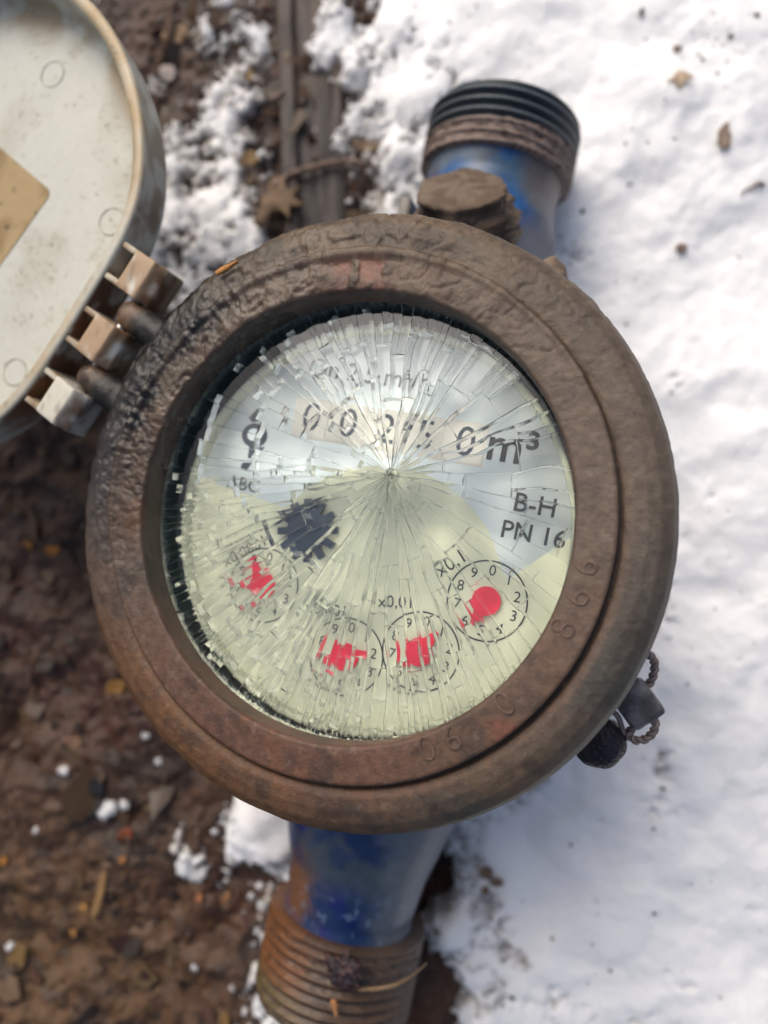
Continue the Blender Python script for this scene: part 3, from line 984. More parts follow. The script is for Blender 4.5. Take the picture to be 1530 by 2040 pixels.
def shard_mesh(parts_):
    bm = bmesh.new()
    for V, n in parts_:
        vs = [bm.verts.new((v - OFF) * MM) for v in V]
        f = bm.faces.new(vs[:n]); f.material_index = 0
        f = bm.faces.new(vs[n:][::-1]); f.material_index = 0
        for i in range(n):
            f = bm.faces.new((vs[i], vs[n + i], vs[n + (i + 1) % n], vs[(i + 1) % n])); f.material_index = 1
    me = bpy.data.meshes.new("glass_shard")
    bm.normal_update()
    if sum(f.normal.z * f.calc_area() for f in bm.faces if f.material_index == 0 and f.calc_center_median().z > (ZG - 1 - BASE_Z) * MM) < 0:
        bmesh.ops.reverse_faces(bm, faces=bm.faces[:])
    bm.to_mesh(me); bm.free()
    me.materials.append(M['glass']); me.materials.append(M['fracture'])
    return me


NSH = 290
for q in cells[:NSH]:
    o = bpy.data.objects.new("glass_shard", shard_mesh([shard(*q)]))
    COL.objects.link(o); o.parent = root
small = [shard(*q) for q in cells[NSH:]]
for _ in range(26):                                # crushed glass at the point of impact
    a, r = random.uniform(0, 6.28), random.uniform(0, .85)
    cxy = GC + r * np.array([math.cos(a), math.sin(a)])
    n = random.choice((3, 4, 5)); rr_ = random.uniform(.10, .24)
    pl = np.array([cxy + rr_ * np.array([math.cos(2 * math.pi * k / n + a), math.sin(2 * math.pi * k / n + a)]) for k in range(n)])
    zt = ZG + random.uniform(-.5, .1)
    small.append((np.r_[np.c_[pl, zt + np.array([random.uniform(-.1, .1) for _ in pl])], np.c_[pl, np.full(n, ZG - TG)]], n))
o = bpy.data.objects.new("glass_splinters", shard_mesh(small))
COL.objects.link(o); o.parent = root
tag(o, kind="stuff")
print("shards", len(cells))

# ------------------------------------------------------------------ hinged plastic lid, thrown open
LD0, LR, LCH = 110.6, 51.2, 47.6
NA = 420
psi = np.linspace(0, 2 * math.pi, NA, endpoint=False)
ca = -np.cos(psi)                                  # psi = 0 faces the hinge
lim = np.where(np.cos(psi) > .05, LCH / np.maximum(np.cos(psi), .05), 1e3)
pw = 26.0
Rout = (LR ** -pw + np.minimum(lim, 400.) ** -pw) ** (-1 / pw)
ZR, ZF = -1.0, -10.6
prof = resample([(0.5, ZF), (20, ZF), (38, ZF), (41, ZF), (43.6, ZF + .15), (45.6, ZF + 1.0), (46.5, ZF + 2.6), (46.8, ZR - .6), (47.0, ZR - .1), (47.3, ZR), (48.9, ZR), (49.2, ZR - .15), (49.3, ZR - .6),
                 (47.9, ZF - .2), (47.0, ZF - 1.6), (45, ZF - 2.5), (20, ZF - 2.7), (.5, ZF - 2.7)], 170)
V, SR = [], []
for i in range(NA):
    off = prof[:, 0] - 49.3
    r = np.where(prof[:, 0] > 30, Rout[i] + off, prof[:, 0] * (Rout[i] - 19.3) / 30.0)
    d_ = LD0 + ca[i] * r; t_ = math.sin(psi[i]) * r
    V.append(U[None] * d_[:, None] + T[None] * (t_ + HT0 * .6)[:, None] + np.array([0, 0, 1.0]) * prof[:, 1][:, None]); SR.append(prof[:, 0])
V = np.concatenate(V); SR = np.concatenate(SR); PS = np.repeat(psi, len(prof)); ZZ = V[:, 2]; KK = np.tile(np.arange(len(prof)), NA)
F = grid_faces(NA, len(prof), True)
krim = int(np.argmin(np.abs(prof[:, 0] - 48.2) + np.abs(prof[:, 1] - ZR)))
inner = KK < krim
a_, b_, h_ = fbm(V, 13, 3, 301), fbm(V, 4, 3, 303), fbm(V, 1.0, 3, 305)
c = np.tile(rgb(190, 191, 180), (len(V), 1))
c = mix(c, rgb(176, 174, 160), sst(0, .7, a_) * .7)
rimt = sst(1.4, .8, np.abs(SR - 48.1)) * (np.abs(ZZ - ZR) < .8)
hinge_side = sst(.80, .95, np.cos(PS))
c = mix(c, rgb(178, 150, 106), rimt * (.95 - .75 * hinge_side * sst(-.4, .4, b_ + .3)) * (.8 + .3 * b_))
# muck gathered along the inner corner
corner_d = np.exp(-((SR - 44.5) / 3.2) ** 2) * inner
c = mix(c, rgb(146, 126, 92), np.clip(corner_d * sst(-.15, .6, a_ + .35 * b_) * 1.1 * (1 - .6 * hinge_side), 0, .85))
c = mix(c, rgb(150, 140, 118), inner * sst(.35, .9, h_ + .5 * a_ + .2 * b_) * .5)
c = mix(c, rgb(96, 88, 74), inner * sst(.85, 1.0, h_ + .25 * a_) * .5)
outw = (~inner) & (np.abs(ZZ - ZR) > .5)
c = mix(c, rgb(140, 122, 98), outw * sst(-.3, .5, b_) * .8)
c = mix(c, rgb(104, 66, 34), np.clip(outw * hinge_side * sst(-.6, .2, a_) * sst(-.4, .3, b_ + .2), 0, .9))
lid = part("lid", V, F[:, ::-1], M['plastic'], np.c_[c, .42 + .12 * b_])
tag(lid, "open grey plastic lid with dirty beige rim")


def lid_floor(px, py):
    return at_m(px, py, ZF)


# ejector marks moulded in the floor
for px, py in ((105, 148), (222, 442), (30, 742)):
    p = lid_floor(px, py)
    n = 60
    an = np.linspace(0, 2 * math.pi, n, endpoint=False)
    ringp = np.c_[p[0] + 2.75 * np.cos(an), p[1] + 2.75 * np.sin(an), np.full(n, ZF + .02)]
    m8 = 8
    b8 = np.linspace(0, 2 * math.pi, m8, endpoint=False)
    rd = np.c_[np.cos(an), np.sin(an), 0 * an]
    V = (ringp[:, None] + .11 * (np.cos(b8)[None, :, None] * rd[:, None] + np.sin(b8)[None, :, None] * np.array([0, 0, 1.0]))).reshape(-1, 3)
    fq = np.array([(i * m8 + j, ((i + 1) % n) * m8 + j, ((i + 1) % n) * m8 + (j + 1) % m8, i * m8 + (j + 1) % m8) for i in range(n) for j in range(m8)])
    cc = mix(np.tile(rgb(176, 172, 158), (len(V), 1)), rgb(110, 100, 84), sst(-.3, .4, fbm(V, 2.5, 2, 9)))
    part("mould_mark", V, fq, M['plastic'], np.c_[cc, np.full(len(V), .5)], lid)
# brown paper sticker
p0 = lid_floor(104, 383); e1 = lid_floor(0, 530) - p0; e2 = lid_floor(0, 297) - p0
e1 /= np.linalg.norm(e1); e2 = e2 - e1 * (e2 @ e1); e2 /= np.linalg.norm(e2)
rc = 1.6
out = []
for cx_, cy_, s0 in ((rc, rc, 180), (24 - rc, rc, 270), (24 - rc, 30 - rc, 0), (rc, 30 - rc, 90)):
    for a in np.linspace(s0, s0 + 90, 7): out.append((cx_ + rc * math.cos(math.radians(a)), cy_ + rc * math.sin(math.radians(a))))
nst = 60
uu, vv = np.meshgrid(np.linspace(0, 1, nst), np.linspace(0, 1, nst), indexing='ij')
# a grid squeezed into the rounded outline
X = uu * 24; Y = vv * 30
cxx = np.clip(X, rc, 24 - rc); cyy = np.clip(Y, rc, 30 - rc)
dx, dy = X - cxx, Y - cyy
l = np.hypot(dx, dy); k = np.where(l > rc, rc / np.maximum(l, 1e-9), 1)
X, Y = cxx + dx * k, cyy + dy * k
SV = p0 + X.reshape(-1, 1) * e1 + Y.reshape(-1, 1) * e2 + np.array([0, 0, .12])
SV[:, 2] += .05 * fbm(SV, 6, 2, 5)
nn = fbm(SV, 5, 4, 311)
cc = mix(np.tile(rgb(166, 144, 104), (len(SV), 1)), rgb(142, 118, 80), sst(-.3, .6, nn)); cc = mix(cc, rgb(70, 56, 38), sst(.8, 1.0, fbm(SV, 1.6, 2, 313)))
st = part("sticker", SV, grid_faces(nst, nst), M['plastic'], np.c_[cc, np.full(len(SV), .75)], lid)
tag(st, "brown rounded paper sticker")
# lid hinge lugs with the two ribs that carry each
for j, t in enumerate((13.5, 0.0, -13.5)):
    bm = bmesh.new()
    hw, d0_, d1_ = 3.8, 53.4, 60.3
    top = [(d1_, -1.2), (55.3, -.9), (53.4, -3.2), (53.0, -7.6), (55.0, -9.6), (d1_, -9.6)]
    vs = [[bm.verts.new(hp(d, t + s_ * hw, z)) for d, z in top] for s_ in (-1, 1)]
    bm.faces.new(vs[0]); bm.faces.new(vs[1][::-1])
    for i in range(6): bm.faces.new((vs[0][i], vs[1][i], vs[1][(i + 1) % 6], vs[0][(i + 1) % 6]))
    bmesh.ops.recalc_face_normals(bm, faces=bm.faces[:])
    bmesh.ops.bevel(bm, geom=bm.edges[:], offset=.35, segments=2, affect='EDGES', profile=.5)
    bmesh.ops.triangulate(bm, faces=bm.faces[:])
    bmesh.ops.subdivide_edges(bm, edges=[e for e in bm.edges if e.calc_length() > 1.2], cuts=5, use_grid_fill=True)
    V, F = bm_np(bm)
    nn, nb = fbm(V, 3, 3, 321 + j), fbm(V, 1.2, 3, 331 + j)
    V = V + np.c_[nn, nb, nn] * .07
    dirt_ = (.95, .95, .12)[j]
    c = np.tile(rgb(204, 202, 188), (len(V), 1))
    c = mix(c, rgb(162, 134, 104), np.clip(dirt_ * sst(-.7, .1, nn + .25), 0, 1))
    front = sst(55.6, 54.4, V @ U)
    c = mix(c, rgb(96, 60, 30), front * sst(-.5, .4, nn) * .85 * sst(-6.2, -5.0, V[:, 2]))
    c = mix(c, rgb(96, 76, 56), sst(.45, .8, nb) * .5)
    lug = part("hinge_lug", V, F, M['plastic'], np.c_[c, np.full(len(V), .55)], lid)
    for s_ in (-1, 1):
        V, F = bm_np(bevel_box(5.0, 1.1, 8.2, .2), 1)
        V = np.array([hp(61.3 + v[0], t + s_ * 3.2 + v[1], -5.6 + v[2]) for v in V])
        nn = fbm(V, 2, 3, 341)
        c = mix(np.tile(rgb(190, 182, 162), (len(V), 1)), rgb(128, 104, 76), sst(-.3, .5, nn + .3 * (dirt_ - .5)))
        part("hinge_rib", V, F, M['plastic'], np.c_[c, np.full(len(V), .55)], lid)

# ------------------------------------------------------------------ seals hanging from the bezel's flange
def world_obj(name, Vm, F, mat, col=None, label=None, cat=None, parent=None, group=None, smooth=True, frame=True):
    """an object with its own origin at the foot of its mesh; Vm in meter-frame mm (frame) or world mm"""
    Vw = met2world(Vm) if frame else np.asarray(Vm)
    o0 = np.array([Vw[:, 0].mean(), Vw[:, 1].mean(), Vw[:, 2].min()]) if parent is None else parent["_o"]
    ob = add(name, mesh_np(name, Vw - np.array(o0), F, smooth, col), mat, parent)
    if parent is None: ob.location = Vector(o0) * MM
    if label: tag(ob, label, cat, group)
    return ob, o0


def twisted(name, pts, parent, rw=.42, pitch=2.6, strands=2):
    P = smooth_path(pts, 90)
    d = np.r_[0, np.cumsum(np.linalg.norm(np.diff(P, axis=0), axis=1))]
    Tn = np.gradient(P, axis=0); Tn /= np.linalg.norm(Tn, axis=1, keepdims=True)
    ref = np.array([0, 0, 1.0]); u = np.cross(Tn, ref); u /= np.linalg.norm(u, axis=1, keepdims=True) + 1e-9; v = np.cross(Tn, u)
    V, Q = [], []
    n0 = 0
    fs_all = []
    for s_ in range(strands):
        a = d / pitch * 2 * math.pi + s_ * math.pi
        V1, fs = tube(P + rw * .85 * (np.cos(a)[:, None] * u + np.sin(a)[:, None] * v), rw, 8)
        fs_all += [f + n0 for f in fs]; n0 += len(V1); V.append(V1)
    return np.concatenate(V), fs_all


# grey lead block
p = at_m(1270, 1402, -24)
bm = bevel_box(6.9, 6.3, 4.2, 1.1, 3)
V, F = bm_np(bm, 3)
a = math.radians(-42)
V = np.c_[V[:, 0] * math.cos(a) - V[:, 1] * math.sin(a), V[:, 0] * math.sin(a) + V[:, 1] * math.cos(a), V[:, 2]]
nn = fbm(V + 50, 2.4, 3, 401)
V = V * (1 + .05 * nn[:, None]) + p
c = mix(np.tile(rgb(126, 124, 126), (len(V), 1)), rgb(78, 76, 80), sst(-.4, .4, nn)); c = mix(c, rgb(150, 148, 146), sst(.3, .8, V[:, 1] - p[1] - 2) * .5)
seal, so = world_obj("lead_seal", V, F, M['lead'], np.c_[c, np.full(len(V), .5)], "grey lead seal block on twisted rusty wire at the bezel's edge", "seal")
seal["_o"] = list(so)


def wire_part(pts, parent):
    V, fs = twisted("wire", [at_m(x, y, z) for x, y, z in pts], parent)
    world_obj("wire", V, fs, M['wire'], None, parent=parent)


wire_part([(1280, 1298, -20), (1296, 1306, -22), (1305, 1322, -23), (1303, 1340, -23.5), (1298, 1356, -24), (1286, 1372, -24)], seal)
wire_part([(1303, 1425, -24), (1306, 1440, -24), (1302, 1460, -25), (1284, 1474, -25.5), (1262, 1476, -25), (1250, 1462, -25), (1262, 1448, -24.5), (1276, 1436, -24)], seal)
V, fs = tube(smooth_path([at_m(1222, 1418, -23), at_m(1232, 1428, -23), at_m(1238, 1445, -23.5), at_m(1243, 1462, -24.5)], 20), .45, 8)
world_obj("wire", V, fs, M['wire'], None, parent=seal)
del seal["_o"]
# dark ball of sealing lead
p = at_m(1195, 1478, -25)
V, F = ico(5)
st_ = V.copy()
nn = fbm(V * 4.2, 1.9, 4, 411)
rg = np.abs(((V @ np.array([.5, .7, .2])) * 5 + .5 * nn) % 1 - .5)
V = V * (4.35 * np.array([1.0, 1.02, .85])) * (1 + .05 * nn - .05 * sst(.18, .05, rg))[:, None] + p
c = mix(np.tile(rgb(46, 42, 48), (len(V), 1)), rgb(24, 22, 30), sst(-.3, .4, nn)); c = mix(c, rgb(92, 84, 86), sst(.42, .5, rg) * sst(0, .5, nn) * .8)
world_obj("seal_ball", V, F, M['lead'], np.c_[c, np.full(len(V), .42)], "black wrinkled round seal lump tied beside the grey lead block", "seal")

# ------------------------------------------------------------------ bits lying on the meter
def splinter(name, A, B, wdt, th, col, label, cat, seed, frame=True, curl=0.0):
    A, B = np.asarray(A, float), np.asarray(B, float)
    n = 14
    ax_ = (B - A); L = np.linalg.norm(ax_); ax_ /= L
    sd_ = np.cross([0, 0, 1.0], ax_); sd_ /= np.linalg.norm(sd_)
    up = np.cross(ax_, sd_)
    r_ = np.random.default_rng(seed)
    V = []
    for i, k in enumerate(np.linspace(0, 1, n)):
        wv = wdt * (.45 + .55 * math.sin(math.pi * min(1, k * 1.1 + .12))) * r_.uniform(.85, 1.15) / 2
        mid = A + ax_ * L * k + up * curl * math.sin(math.pi * k)
        for a, b in ((-1, 0), (-.8, 1), (0, 1.15), (.8, 1), (1, 0), (0, -.3)):
            V.append(mid + sd_ * wv * a + up * th * b)
    V = np.array(V)
    F = [(i * 6 + j, i * 6 + (j + 1) % 6, (i + 1) * 6 + (j + 1) % 6, (i + 1) * 6 + j) for i in range(n - 1) for j in range(6)]
    F = [np.array(F), np.array([tuple(range(6))[::-1], tuple((n - 1) * 6 + j for j in range(6))])]
    g_ = r_.uniform(-1, 1, len(V))
    c_ = np.tile(np.asarray(col), (len(V), 1)) * (1 + .18 * g_)[:, None]
    return world_obj(name, V, F, M['litter'], np.c_[c_, np.full(len(V), .5)], label, cat, frame=frame)[0]


splinter("wood_splinter", at_m(432, 546, -.6), at_m(474, 522, -.4), 1.1, .45, rgb(176, 122, 62), "orange wood splinter stuck in the mud on the bezel's rim", "splinter", 1)
splinter("wood_splinter", at_m(664, 1990, -36.8), at_m(671, 2022, -37.2), 1.5, .5, rgb(164, 116, 74), "short tan wood splinter lying on the rusty inlet thread", "splinter", 2)
splinter("grass_blade", at_m(712, 1972, -38.0), at_m(850, 1918, -45.0), 1.0, .25, rgb(118, 96, 72), "dry straw blade wrapped across the rusty inlet thread", "straw", 3, curl=4.5)
# clot of dark roots and mud on the inlet thread
V, F = ico(5)
p = at_m(684, 1934, -37.6)
nn = fbm(V * 3, 1.1, 4, 421)
V = V * np.array([3.4, 2.9, 1.0]) * (1 + .4 * nn + .25 * fbm(V * 2.2, 1.0, 3, 423))[:, None] + p
c = mix(np.tile(rgb(44, 34, 36), (len(V), 1)), rgb(84, 52, 48), sst(.1, .7, nn))
world_obj("mud_clot", V, F, M['mudcake'], np.c_[c, np.full(len(V), .3)], "dark wet clot of mud on the inlet thread under the blue neck", "mud clot")

# ------------------------------------------------------------------ litter on the ground
def fragment(name, px, py, outline_px, col, label, cat, group=None, th=.3, lift=.25, curl=.5, seed=0):
    """a thin curled piece (leaf, bark) whose outline is given round its middle in photo pixels"""
    o0 = on_ground(px, py, lift)
    o = np.array([at_w(px + dx, py + dy, o0[2])[:2] for dx, dy in outline_px]) - o0[:2]
    n = len(o); rings = 5
    V, F = [], []
    r_ = np.random.default_rng(seed)
    for side in (1, -1):
        for k in range(rings, 0, -1):
            for q in o:
                x, y = q * k / rings
                V.append((x, y, 0))
        V.append((0, 0, 0))
    V = np.array(V)
    sc_l = np.abs(o).max()
    z = curl * ((V[:, 0] / sc_l) ** 2 + .4 * (V[:, 1] / sc_l) * (V[:, 0] / sc_l)) + .35 * curl * fbm(V + seed * 31.7, sc_l * .7, 3, 7)
    half = len(V) // 2
    V[:, 2] = z; V[:half, 2] += th / 2; V[half:, 2] -= th / 2
    tri = []
    for b, flip in ((0, False), (half, True)):
        for k in range(rings - 1):
            for i in range(n):
                q = (b + k * n + i, b + k * n + (i + 1) % n, b + (k + 1) * n + (i + 1) % n, b + (k + 1) * n + i)
                F.append(q[::-1] if flip else q)
        for i in range(n):
            q = (b + (rings - 1) * n + i, b + (rings - 1) * n + (i + 1) % n, b + rings * n)
            tri.append(q[::-1] if flip else q)
    for i in range(n): F.append((i, half + i, half + (i + 1) % n, (i + 1) % n))
    V = V + o0
    nn = fbm(V, 1.5, 3, 11 + seed)
    c_ = np.tile(np.asarray(col), (len(V), 1)) * (1 + .3 * nn)[:, None]
    return world_obj(name, V, [np.array(F), np.array(tri)], M['litter'], np.c_[c_, np.full(len(V), .6)], label, cat, frame=False, group=group)[0]


def blob(rx, ry, n=18, jag=.15, seed=0, rot=0.0):
    r_ = np.random.default_rng(seed)
    a = np.linspace(0, 2 * math.pi, n, endpoint=False)
    k = 1 + r_.uniform(-jag, jag, n)
    x, y = rx * np.cos(a) * k, ry * np.sin(a) * k
    return list(zip(x * math.cos(rot) - y * math.sin(rot), x * math.sin(rot) + y * math.cos(rot)))


fragment("leaf_fragment", 1354, 158, [(-3, -18), (10, -15), (28, -1), (14, 4), (8, 8), (5, 22), (0, 12), (-3, 24), (-7, 10), (-10, 6), (-26, 6), (-14, -3), (-10, -12)], rgb(176, 156, 132), "pointed pale tan leaf scrap on clean snow", "leaf scrap", seed=3)
fragment("leaf_fragment", 1441, 270, [(2, -24), (12, -28), (12, -8), (16, 0), (13, 24), (-2, 28), (-13, 16), (-10, 4), (-12, -2), (-9, -12)], rgb(140, 122, 106), "oblong grey brown leaf scrap on clean snow", "leaf scrap", seed=5)
fragment("seed_husk", 1357, 495, blob(11, 10, 16, .1, 7), rgb(120, 102, 92), "small round brown seed husk alone on the snow", "seed", th=.7, seed=7)
for k, (x, y, a, b) in enumerate(((969, 1738, 13, 14), (989, 1757, 13, 9), (967, 1774, 8, 9))):
    fragment("seed_husk", x, y, blob(a, b, 16, .1, 20 + k), rgb(122, 100, 80), ("largest round brown husk of three together on the snow", "oval brown husk beside the largest of three on the snow", "smallest brown husk of three together on the snow")[k], "seed", th=.8, seed=20 + k, group="three husks on the snow below the bezel")
fragment("bark_flake", 1348, 98, blob(9, 8, 12, .25, 31), rgb(118, 104, 98), "tiny brown bark flake above the pointed leaf scrap on snow", "bark", seed=31)
fragment("bark_flake", 1279, 25, blob(5, 9, 12, .2, 32, .2), rgb(106, 100, 98), "tiny grey bark flake standing apart on the bright snow", "bark", seed=32)
fragment("bark_flake", 497, 150, blob(9, 13, 14, .1, 33), rgb(122, 98, 62), "olive brown seed flake lying on the slush beside the plank", "bark", seed=33)
# dry twig with hairs lying on the snow
pts = [on_ground(x, y, .5) for x, y in ((1476, 388), (1484, 378), (1498, 374), (1508, 366), (1516, 364), (1522, 370))]
V, fs = tube(smooth_path(pts, 30), np.linspace(.18, .5, 30), 8)
world_obj("twig", V, fs, M['litter'], np.c_[np.tile(rgb(120, 104, 92), (len(V), 1)), np.full(len(V), .6)], "short crooked dry twig on the clean snow", "twig", frame=False)
pts = [on_ground(x, y, z) for x, y, z in ((545, 372, 2.0), (575, 350, 3.5), (610, 336, 4.5), (650, 326, 4.5), (700, 318, 3.0), (740, 330, 1.5))]
V, fs = tube(smooth_path(pts, 40), np.linspace(.95, .5, 40), 10)
nn = fbm(V, 1.5, 2, 5)
world_obj("twig", V + nn[:, None] * .15, fs, M['litter'], np.c_[mix(np.tile(rgb(118, 96, 84), (len(V), 1)), rgb(84, 66, 58), sst(0, .5, nn)), np.full(len(V), .5)], "bent brown stalk arching from the dry leaf over the plank", "twig", frame=False)
# crumpled dry leaf
LO = [(-8, -40), (12, -28), (18, -6), (44, -14), (30, 10), (54, 30), (22, 26), (26, 60), (4, 34), (-18, 40), (-34, 74), (-48, 62), (-30, 26), (-34, 6), (-22, -6), (-20, -26)]
LO2 = []
for i in range(len(LO)):
    a, b = np.array(LO[i]), np.array(LO[(i + 1) % len(LO)])
    LO2 += [tuple(a), tuple(a + (b - a) * .33 + rng.uniform(-2.5, 2.5, 2)), tuple(a + (b - a) * .66 + rng.uniform(-2.5, 2.5, 2))]
fragment("dry_leaf", 556, 388, LO2, rgb(108, 86, 64), "crumpled dry brown leaf lying against the plank by the bezel", "leaf", th=.35, lift=1.6, curl=4.5, seed=41)
fragment("dry_leaf", 352, 72, blob(24, 16, 22, .28, 42, -.5), rgb(136, 110, 84), "curled tan leaf scrap on the dark soil beside the open lid", "leaf", th=.4, lift=1.0, curl=1.8, seed=42)
fragment("dry_leaf", 492, 318, blob(22, 15, 22, .28, 43, .3), rgb(140, 112, 72), "small ochre leaf scrap in the slush left of the dry leaf", "leaf", th=.4, lift=.8, curl=1.6, seed=43)
fragment("dry_leaf", 735, 290, blob(26, 14, 22, .3, 44, -.2), rgb(128, 108, 88), "brown leaf scrap poking from slush between plank and threaded outlet", "leaf", th=.4, lift=.9, curl=2.0, seed=44)
fragment("pebble", 337, 150, blob(16, 17, 18, .08, 45), rgb(150, 138, 132), "pale round pebble in the slush beside the lid's rim", "pebble", th=2.2, lift=.8, curl=.6, seed=45)
chips = [(108, 1097, 15, 12, (176, 112, 48), "orange wood chip on the soil left of the bezel"), (58, 1086, 11, 8, (156, 104, 50), "smaller orange wood chip beside a brighter one on the soil"),
         (233, 1368, 14, 24, (162, 118, 58), "yellow wood chip tucked under the bezel's lower left edge"), (252, 1662, 20, 17, (134, 72, 46), "red brown bark chip on the soil below the bezel"),
         (305, 1606, 18, 12, (124, 102, 72), "flat olive chip on the soil near the lower bezel"), (8, 1716, 9, 12, (178, 122, 54), "orange wood chip at the red stained soil"),
         (168, 1808, 9, 8, (176, 132, 74), "small yellow chip at the foot of the upright leaf edge"), (147, 1858, 11, 8, (160, 118, 66), "tan chip below the upright leaf edge"),
         (244, 1712, 9, 8, (176, 124, 74), "small orange chip under the red brown bark chip"), (397, 1788, 8, 11, (168, 112, 74), "orange crumb left of the inlet neck in dark soil"),
         (452, 1786, 8, 14, (166, 118, 76), "tan crumb beside the inlet neck in dark soil"), (448, 2030, 18, 12, (146, 112, 66), "ochre chip on the soil by the inlet thread"),
         (35, 1905, 34, 24, (124, 98, 58), "wide ochre bark flake on the yellowish soil"), (290, 1950, 30, 22, (98, 80, 54), "wide dull bark flake left of the inlet thread"),
         (150, 1480, 20, 13, (136, 106, 84), "pale brown bark chip beside the dark crack in the soil")]
for k, (x, y, a, b, cl, lab) in enumerate(chips):
    fragment("wood_chip", x, y, blob(a * .85, b * .85, 11, .28, 60 + k, k * .7), rgb(*cl) * .78, lab, "wood chip", th=.6, lift=.5, curl=.7, seed=60 + k)
fragment("dry_leaf", 196, 1792, [(10, -58), (16, -44), (10, -10), (0, 24), (-10, 42), (-12, 30), (-6, 0), (2, -34)], rgb(142, 112, 72), "narrow upright leaf edge curling out of the soil", "leaf", th=.4, lift=1.2, curl=1.6, seed=90)
fragment("pebble", 195, 1566, blob(15, 20, 14, .1, 91), rgb(26, 26, 30), "black oval pebble in the soil below the bezel", "pebble", th=1.4, lift=.5, seed=91)
# lumps of snow lying on the soil, each its own
for k, (x, y, a, lab) in enumerate(((128, 1536, 14, "white snow crumb on the soil beside the pale brown bark chip"), (210, 1612, 16, "white snow crumb below the black oval pebble"),
        (248, 1604, 15, "white snow crumb between the red brown bark chip and the black pebble"), (372, 1722, 26, "largest loose snow lump on the soil beside the snow patch"),
        (402, 1740, 15, "snow crumb touching the largest loose snow lump"), (290, 1466, 10, "tiny snow crumb on the soil under the bezel's lower left edge"),
        (72, 1654, 9, "tiny snow crumb above the orange chip at the red stained soil"), (20, 1884, 11, "snow crumb above the wide ochre bark flake"),
        (316, 1518, 9, "tiny snow crumb between bezel and the flat olive chip"), (385, 1926, 9, "tiny snow crumb on bare soil left of the inlet thread"))):
    V, F = ico(4)
    nn = fbm(V * 1.3 + k * 9, 1.0, 3, 500 + k)
    nk = fbm(V * 3 + k * 5, 1.0, 3, 520 + k)
    o0 = on_ground(x, y, .0)
    r_ = np.random.default_rng(700 + k)
    V = V * (a / 10.0) * r_.uniform(.7, 1.35, 3) * np.array([1.0, 1.0, .55]) * (1 + .55 * nn + .25 * nk)[:, None] + o0
    world_obj("snow_lump", V, F, M['snow'], np.c_[np.full((len(V), 3), .8), np.full(len(V), .6)], lab, "snow", frame=False, group="snow crumbs on the soil")


# ------------------------------------------------------------------ what nobody could count
def merge(name, items, mat, label, smooth=True):
    Vs, Fs, Cs, n0 = [], [], [], 0
    for V, F, c_ in items:
        Vs.append(V); Fs.append(F + n0); Cs.append(c_); n0 += len(V)
    o = add(name, mesh_np(name, np.concatenate(Vs), np.concatenate(Fs), smooth, np.concatenate(Cs)), mat)
    return tag(o, label, kind="stuff")


def rand_px(n, x0, x1, y0, y1):
    return np.c_[rng.uniform(x0, x1, n), rng.uniform(y0, y1, n)]


I2, F2 = ico(2)
I1, F1 = ico(1)
pal = [rgb(72, 54, 41), rgb(78, 58, 43), rgb(66, 44, 34), rgb(54, 41, 33), rgb(92, 72, 52), rgb(72, 50, 38), rgb(46, 37, 32), rgb(76, 58, 40)]
items = []
for x, y in np.r_[rand_px(900, -60, 620, 780, 2080), rand_px(700, 290, 760, -30, 500)]:
    p = at_w(x, y, 1)
    e = float(edge_at(p[0], p[1]))
    if e > .05: continue
    p[2] = float(ground_z(p[0], p[1]))
    s_ = rng.gamma(1.6, .75) + .25
    sc3 = np.array([s_ * rng.uniform(.7, 1.6), s_ * rng.uniform(.5, 1.0), min(.35, s_ * rng.uniform(.04, .14))])
    a = rng.uniform(0, 6.28); tl = rng.normal(0, .35, 2)
    V = I1 * sc3 * (1 + .25 * rng.uniform(-1, 1, len(I1)))[:, None]
    V[:, 2] += V[:, 0] * tl[0] + V[:, 1] * tl[1]
    V = np.c_[V[:, 0] * math.cos(a) - V[:, 1] * math.sin(a), V[:, 0] * math.sin(a) + V[:, 1] * math.cos(a), V[:, 2]] + p
    cl = pal[rng.integers(len(pal))] * rng.uniform(.8, 1.15)
    items.append((V, F1, np.c_[np.tile(cl, (len(V), 1)), np.full(len(V), rng.uniform(.3, .65))]))
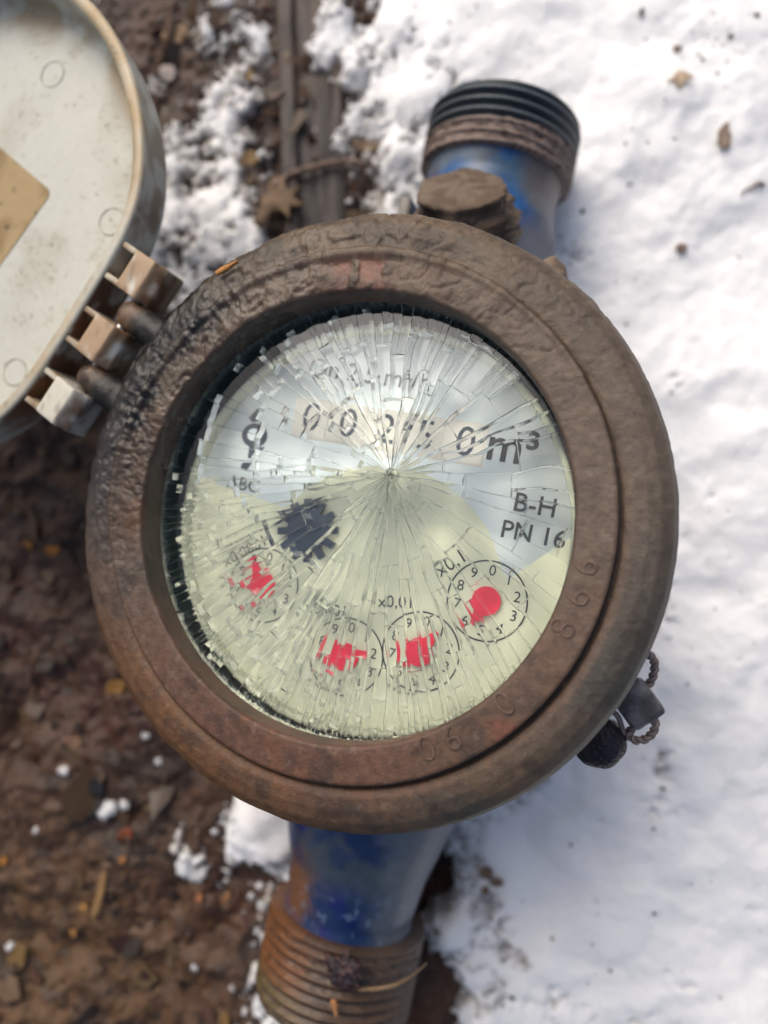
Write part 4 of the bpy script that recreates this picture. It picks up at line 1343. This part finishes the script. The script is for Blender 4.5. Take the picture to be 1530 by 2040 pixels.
merge("soil_crumbs", items, M['litter'], "brown crumbs of soil, bark and rotten leaves on the ground", smooth=False)
items = []
for x, y in np.r_[rand_px(2200, 290, 1000, -40, 500), rand_px(400, 380, 620, 1600, 2060), rand_px(900, 840, 1010, 1650, 2060)]:
    p = at_w(x, y, 3)
    e = float(edge_at(p[0], p[1]))
    if not (-.12 < e < .55): continue
    p[2] = float(ground_z(p[0], p[1])) + .1
    s_ = rng.gamma(2.0, .13) + .12
    V = I2 * s_ * rng.uniform(.7, 1.4, 3) * (1 + .32 * rng.uniform(-1, 1, len(I2)))[:, None] + p - np.array([0, 0, .25 * s_])
    wv = rng.uniform(.40, .86)
    items.append((V, F2, np.c_[np.tile(np.array([wv, wv, wv * 1.01]), (len(V), 1)), np.full(len(V), .5)]))
merge("snow_crumbs", items, M['snow'], "loose grains of slushy snow along the snow's edge")
items = []
spk = [(rng.uniform(900, 1530), rng.uniform(0, 2040), rng.uniform(.12, .42)) for _ in range(150)] + \
      [(rng.normal(1430, 45), rng.normal(85, 40), rng.uniform(.12, .4)) for _ in range(46)] + [(rng.uniform(560, 1000), rng.uniform(0, 430), rng.uniform(.2, .5)) for _ in range(40)] + \
      [(1392, 112, .9), (1400, 118, .6), (1456, 72, .8), (1508, 30, 1.0), (1430, 147, .7), (1160, 420, 1.0), (1246, 286, .7), (1344, 277, .6), (1290, 283, .5), (1256, 366, .7), (1248, 646, .6), (1320, 1571, .8), (1302, 1651, .7), (1137, 1683, .6), (1304, 1820, .7), (1100, 1870, .8), (1216, 1934, .6), (1020, 1988, .8), (1358, 1969, .5)]
for x, y, s_ in spk:
    p = on_ground(x, y, .05)
    if float(edge_at(p[0], p[1])) < .1: continue
    V = I1 * s_ * rng.uniform(.5, 1.1, 3) * np.array([1, 1, .5]) + p
    cl = rgb(92, 86, 82) * rng.uniform(.5, 1.3)
    items.append((V, F1, np.c_[np.tile(cl, (len(V), 1)), np.full(len(V), .6)]))
merge("dirt_specks", items, M['litter'], "dark specks of grit scattered over the white snow")
